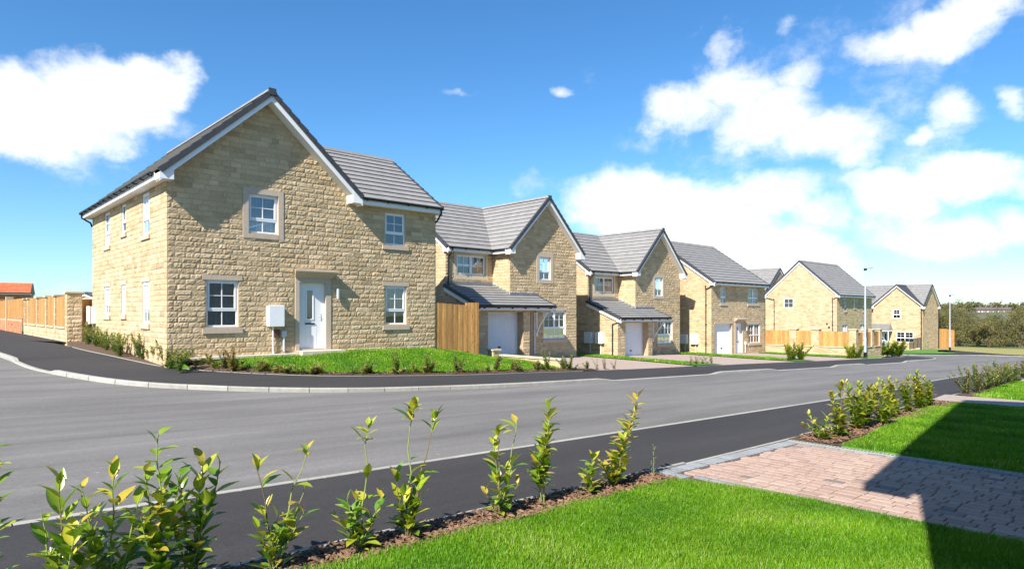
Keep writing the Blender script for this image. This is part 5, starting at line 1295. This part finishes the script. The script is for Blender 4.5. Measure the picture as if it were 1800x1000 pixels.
for row, (Y0, h0) in enumerate(((100, 3.9), (107, 4.7), (115, 5.2))):
    for px in range(1640, 1960, 30 if row else 26):
        s, w = at_px(px+rr.uniform(-8, 8)+row*9, Y0+rr.uniform(-3, 3)); h = h0*rr.uniform(.82, 1.12)
        if px < 1672: h += 1.9
        if px > 1785: h += 1.8
        lb = 'olive brown bushy tree in the woodland edge right of the farthest house'
        tree('woodland_tree', s, w, h, rr.uniform(2.2, 3.2), lb, GW, 300+k, nleaf=6500 if row < 2 else 4500, ls=.22); k += 1
farroof = simple('far_slate', (.10, .085, .085), .9, 2, .15)
farbrick = simple('far_brick', (.17, .115, .10), .9, 2, .15)
# the hill beyond
mb = MB(); nx, ny = 60, 10
vs = []
for j in range(ny+1):
    for i in range(nx+1):
        px = 900+(i/nx)*1300; Y = 240+j*45; s, w = at_px(px, Y)
        z = -3.7+(sm(0, 7, j))*(7.4+1.6*noise.noise((i*.18, 0, 1))-.6*sm(40, 60, i))*(Y/520)
        vs.append((s, w, z))
mb.add(vs, [(j*(nx+1)+i, j*(nx+1)+i+1, (j+1)*(nx+1)+i+1, (j+1)*(nx+1)+i) for j in range(ny) for i in range(nx)], hillm); struct(mb, 'hill', smooth=True)
for i in range(6):
    px = 1716+i*9.5; s, w = at_px(px, 480)
    r = thing('terraced_house', s, w, .9, 'tiny red brick house in the terrace on the far hill', 'house', 'red brick houses on the far hill', rot=R(-75))
    mb = MB(); mb.box((0, 0, -2), (5, 6, 2.6), farbrick); mb.build('wall', r)
    mb = MB(); mb.prism([(-.1, -.4, 2.6), (-.1, 6.4, 2.6), (-.1, 3, 4.6)], (5.1, 0, 0), farroof); rf = mb.build('roof', r); mb = MB(); mb.box((2.2, 2.7, 4.2), (2.9, 3.3, 5.6), farbrick); mb.build('chimney', rf)
    for x in (1.0, 3.2):
        mb = MB(); mb.box((x, -.05, .2), (x+1, .0, 1.6), white); mb.build('window', r)
for i in range(26):
    px = 1655+i*7+rr.uniform(-3, 3); s, w = at_px(px, 500+rr.uniform(-12, 8))
    o = tree('hill_tree', s, w, rr.choice((5, 6, 8, 9)), rr.uniform(3, 5), 'small dark tree on the skyline of the far hill', 'trees on the far hill', 400+i, nleaf=500, ls=1.3)
    o.location.z = 1.8

# ------------------------------------------------------------------ camera, light, sky
cam = bpy.data.cameras.new('camera'); co = bpy.data.objects.new('camera', cam); COL.objects.link(co)
co.location = (0, 0, CAMH); co.rotation_euler = (R(90), 0, 0); cam.sensor_width = 36; cam.lens = 22.8; cam.shift_y = 49/1800; cam.clip_end = 4000; cam.clip_start = .05
sc.camera = co
a, b_, d_ = 3.3, 1.0, 2.95
Ls = Vector(P(a, b_, -d_)).normalized()
sun = bpy.data.lights.new('sun', 'SUN'); sun.energy = 5.0; sun.angle = R(.5); sun.color = (1, .95, .86)
so = bpy.data.objects.new('sun', sun); COL.objects.link(so); so.rotation_euler = Ls.to_track_quat('-Z', 'Y').to_euler(); so.location = (0, -20, 40)
elev = math.asin(-Ls.z); azi = math.atan2(-Ls.x, -Ls.y)

wd = bpy.data.worlds.new('World'); sc.world = wd; wd.use_nodes = True; nt = wd.node_tree; bg = nt.nodes['Background']; bg.inputs[1].default_value = .08
sky = nt.nodes.new('ShaderNodeTexSky'); sky.sky_type = 'NISHITA'; sky.sun_disc = False; sky.sun_elevation = elev; sky.sun_rotation = azi; sky.ozone_density = 2.0; sky.air_density = 1.0; sky.dust_density = .3
hs = nt.nodes.new('ShaderNodeHueSaturation'); hs.inputs['Saturation'].default_value = 1.12; hs.inputs['Value'].default_value = 1.15; nt.links.new(mixc(nt, 1, sky.outputs[0], (.70, .91, 1.08), 'MULTIPLY'), hs.inputs['Color'])
tc = nt.nodes.new('ShaderNodeTexCoord'); sx = nt.nodes.new('ShaderNodeSeparateXYZ'); nt.links.new(tc.outputs['Generated'], sx.inputs[0])
def M(op, *ins, clamp=False):
    n = nt.nodes.new('ShaderNodeMath'); n.operation = op; n.use_clamp = clamp
    for i, v in enumerate(ins):
        if isinstance(v, (int, float)): n.inputs[i].default_value = v
        else: nt.links.new(v, n.inputs[i])
    return n.outputs[0]
az = M('ARCTAN2', sx.outputs[0], sx.outputs[1]); el = M('ARCSINE', sx.outputs[2])
cb = nt.nodes.new('ShaderNodeCombineXYZ'); nt.links.new(az, cb.inputs[0]); nt.links.new(M('MULTIPLY', el, 1.25), cb.inputs[1])
def nz(scale, det, rough, off):
    mp = nt.nodes.new('ShaderNodeMapping'); mp.inputs['Location'].default_value = off; nt.links.new(cb.outputs[0], mp.inputs[0])
    n = nt.nodes.new('ShaderNodeTexNoise'); n.inputs['Scale'].default_value = scale; n.inputs['Detail'].default_value = det; n.inputs['Roughness'].default_value = rough; nt.links.new(mp.outputs[0], n.inputs['Vector']); return n.outputs[0]
n1 = nz(4.5, 8, .58, (3.1, 1.7, 0)); n2 = nz(4.5, 8, .58, (7.7, 5.2, 1)); n3 = nz(11, 9, .66, (1.3, 8.8, 2)); n4 = nz(5, 6, .6, (4.3, 2.8, 5))
azd = M('ADD', az, M('MULTIPLY', M('SUBTRACT', n1, .5), .16)); eld = M('ADD', el, M('MULTIPLY', M('SUBTRACT', n2, .5), .13))
def dirv(px, py):
    X, Z = (px-900)/1140, (549-py)/1140; return math.atan2(X, 1), math.atan2(Z, math.hypot(X, 1))
blobs = [(0, 200, 230, 95, 1.35), (190, 180, 150, 80, 1.3), (285, 145, 85, 60, 1.15), (120, 235, 200, 50, 1.1), (60, 255, 250, 50, .65), (300, 215, 90, 40, .6), (100, 500, 260, 16, .5),
 (1210, 190, 85, 60, 1), (1340, 215, 140, 70, 1), (1300, 165, 90, 60, .9), (1440, 250, 150, 60, 1), (1500, 285, 70, 45, .9), (1290, 95, 40, 35, .7), (1400, 150, 60, 40, .75),
 (1560, 110, 95, 45, .95), (1650, 70, 110, 55, 1), (1700, 20, 90, 40, .85), (1690, 195, 70, 55, .8), (1620, 240, 40, 30, .65),
 (1110, 385, 115, 95, 1.45), (1210, 430, 170, 110, 1.5), (1340, 470, 150, 90, 1.45), (1450, 490, 90, 60, 1.2), (1350, 350, 110, 60, 1.1), (1420, 395, 80, 50, .95), (1490, 500, 50, 40, .9),
 (1420, 190, 420, 230, .40), (1520, 400, 380, 170, .50), (150, 220, 330, 130, .40), (1280, 500, 240, 60, 1.2), (1180, 470, 160, 70, 1.2), (1560, 350, 110, 50, 1.05), (1700, 315, 130, 55, 1.05), (1790, 320, 60, 40, .8), (1690, 430, 130, 60, 1), (1600, 440, 60, 24, .75), (1770, 410, 80, 60, 1), (1745, 530, 70, 22, .8), (1650, 490, 120, 20, .35),
 (990, 168, 32, 14, .62), (1240, 8, 45, 18, .62), (1380, 60, 30, 24, .6), (1795, 165, 30, 50, .75), (960, 350, 90, 30, .42), (800, 172, 40, 10, .4)]
acc = None
for px, py, rx, ry, st in blobs:
    a0, e0 = dirv(px, py); a1, _ = dirv(px+rx*.5, py); a2, _ = dirv(px-rx*.5, py); _, e1 = dirv(px, py-ry*.5); _, e2 = dirv(px, py+ry*.5)
    ra, re = abs(a1-a2)*.98, abs(e1-e2)*.98
    dx = M('MULTIPLY', M('SUBTRACT', azd, a0), 1/ra); dy = M('MULTIPLY', M('SUBTRACT', eld, e0), 1/re)
    q = M('ADD', M('MULTIPLY', dx, dx), M('MULTIPLY', dy, dy)); v = M('MULTIPLY', M('SUBTRACT', 1.0, M('MULTIPLY', q, .72)), st)
    acc = v if acc is None else M('MAXIMUM', acc, v)
dens = M('ADD', acc, M('ADD', M('MULTIPLY', M('SUBTRACT', n3, .5), 1.35), M('MULTIPLY', M('SUBTRACT', n4, .5), .9)))
mr = nt.nodes.new('ShaderNodeMapRange'); mr.interpolation_type = 'SMOOTHSTEP'; mr.inputs['From Min'].default_value = .24; mr.inputs['From Max'].default_value = 1.08; nt.links.new(dens, mr.inputs['Value'])
# soft grey interiors
shade = nt.nodes.new('ShaderNodeMapRange'); shade.inputs['From Min'].default_value = .3; shade.inputs['From Max'].default_value = .7; shade.inputs['To Min'].default_value = 7.6; shade.inputs['To Max'].default_value = 9.4; nt.links.new(n2, shade.inputs['Value'])
cc = nt.nodes.new('ShaderNodeCombineColor'); nt.links.new(M('MULTIPLY', shade.outputs[0], .965), cc.inputs[0]); nt.links.new(M('MULTIPLY', shade.outputs[0], .985), cc.inputs[1]); nt.links.new(shade.outputs[0], cc.inputs[2])
mx = nt.nodes.new('ShaderNodeMix'); mx.data_type = 'RGBA'; nt.links.new(mr.outputs[0], mx.inputs[0]); nt.links.new(hs.outputs[0], mx.inputs[6]); nt.links.new(cc.outputs[0], mx.inputs[7])
nt.links.new(mx.outputs[2], bg.inputs[0])

sc.view_settings.view_transform = 'Standard'; sc.view_settings.look = 'None'; sc.view_settings.exposure = .95; sc.view_settings.gamma = 1
sc.cycles.max_bounces = 6; sc.cycles.diffuse_bounces = 3; sc.cycles.glossy_bounces = 3; sc.cycles.transparent_max_bounces = 12
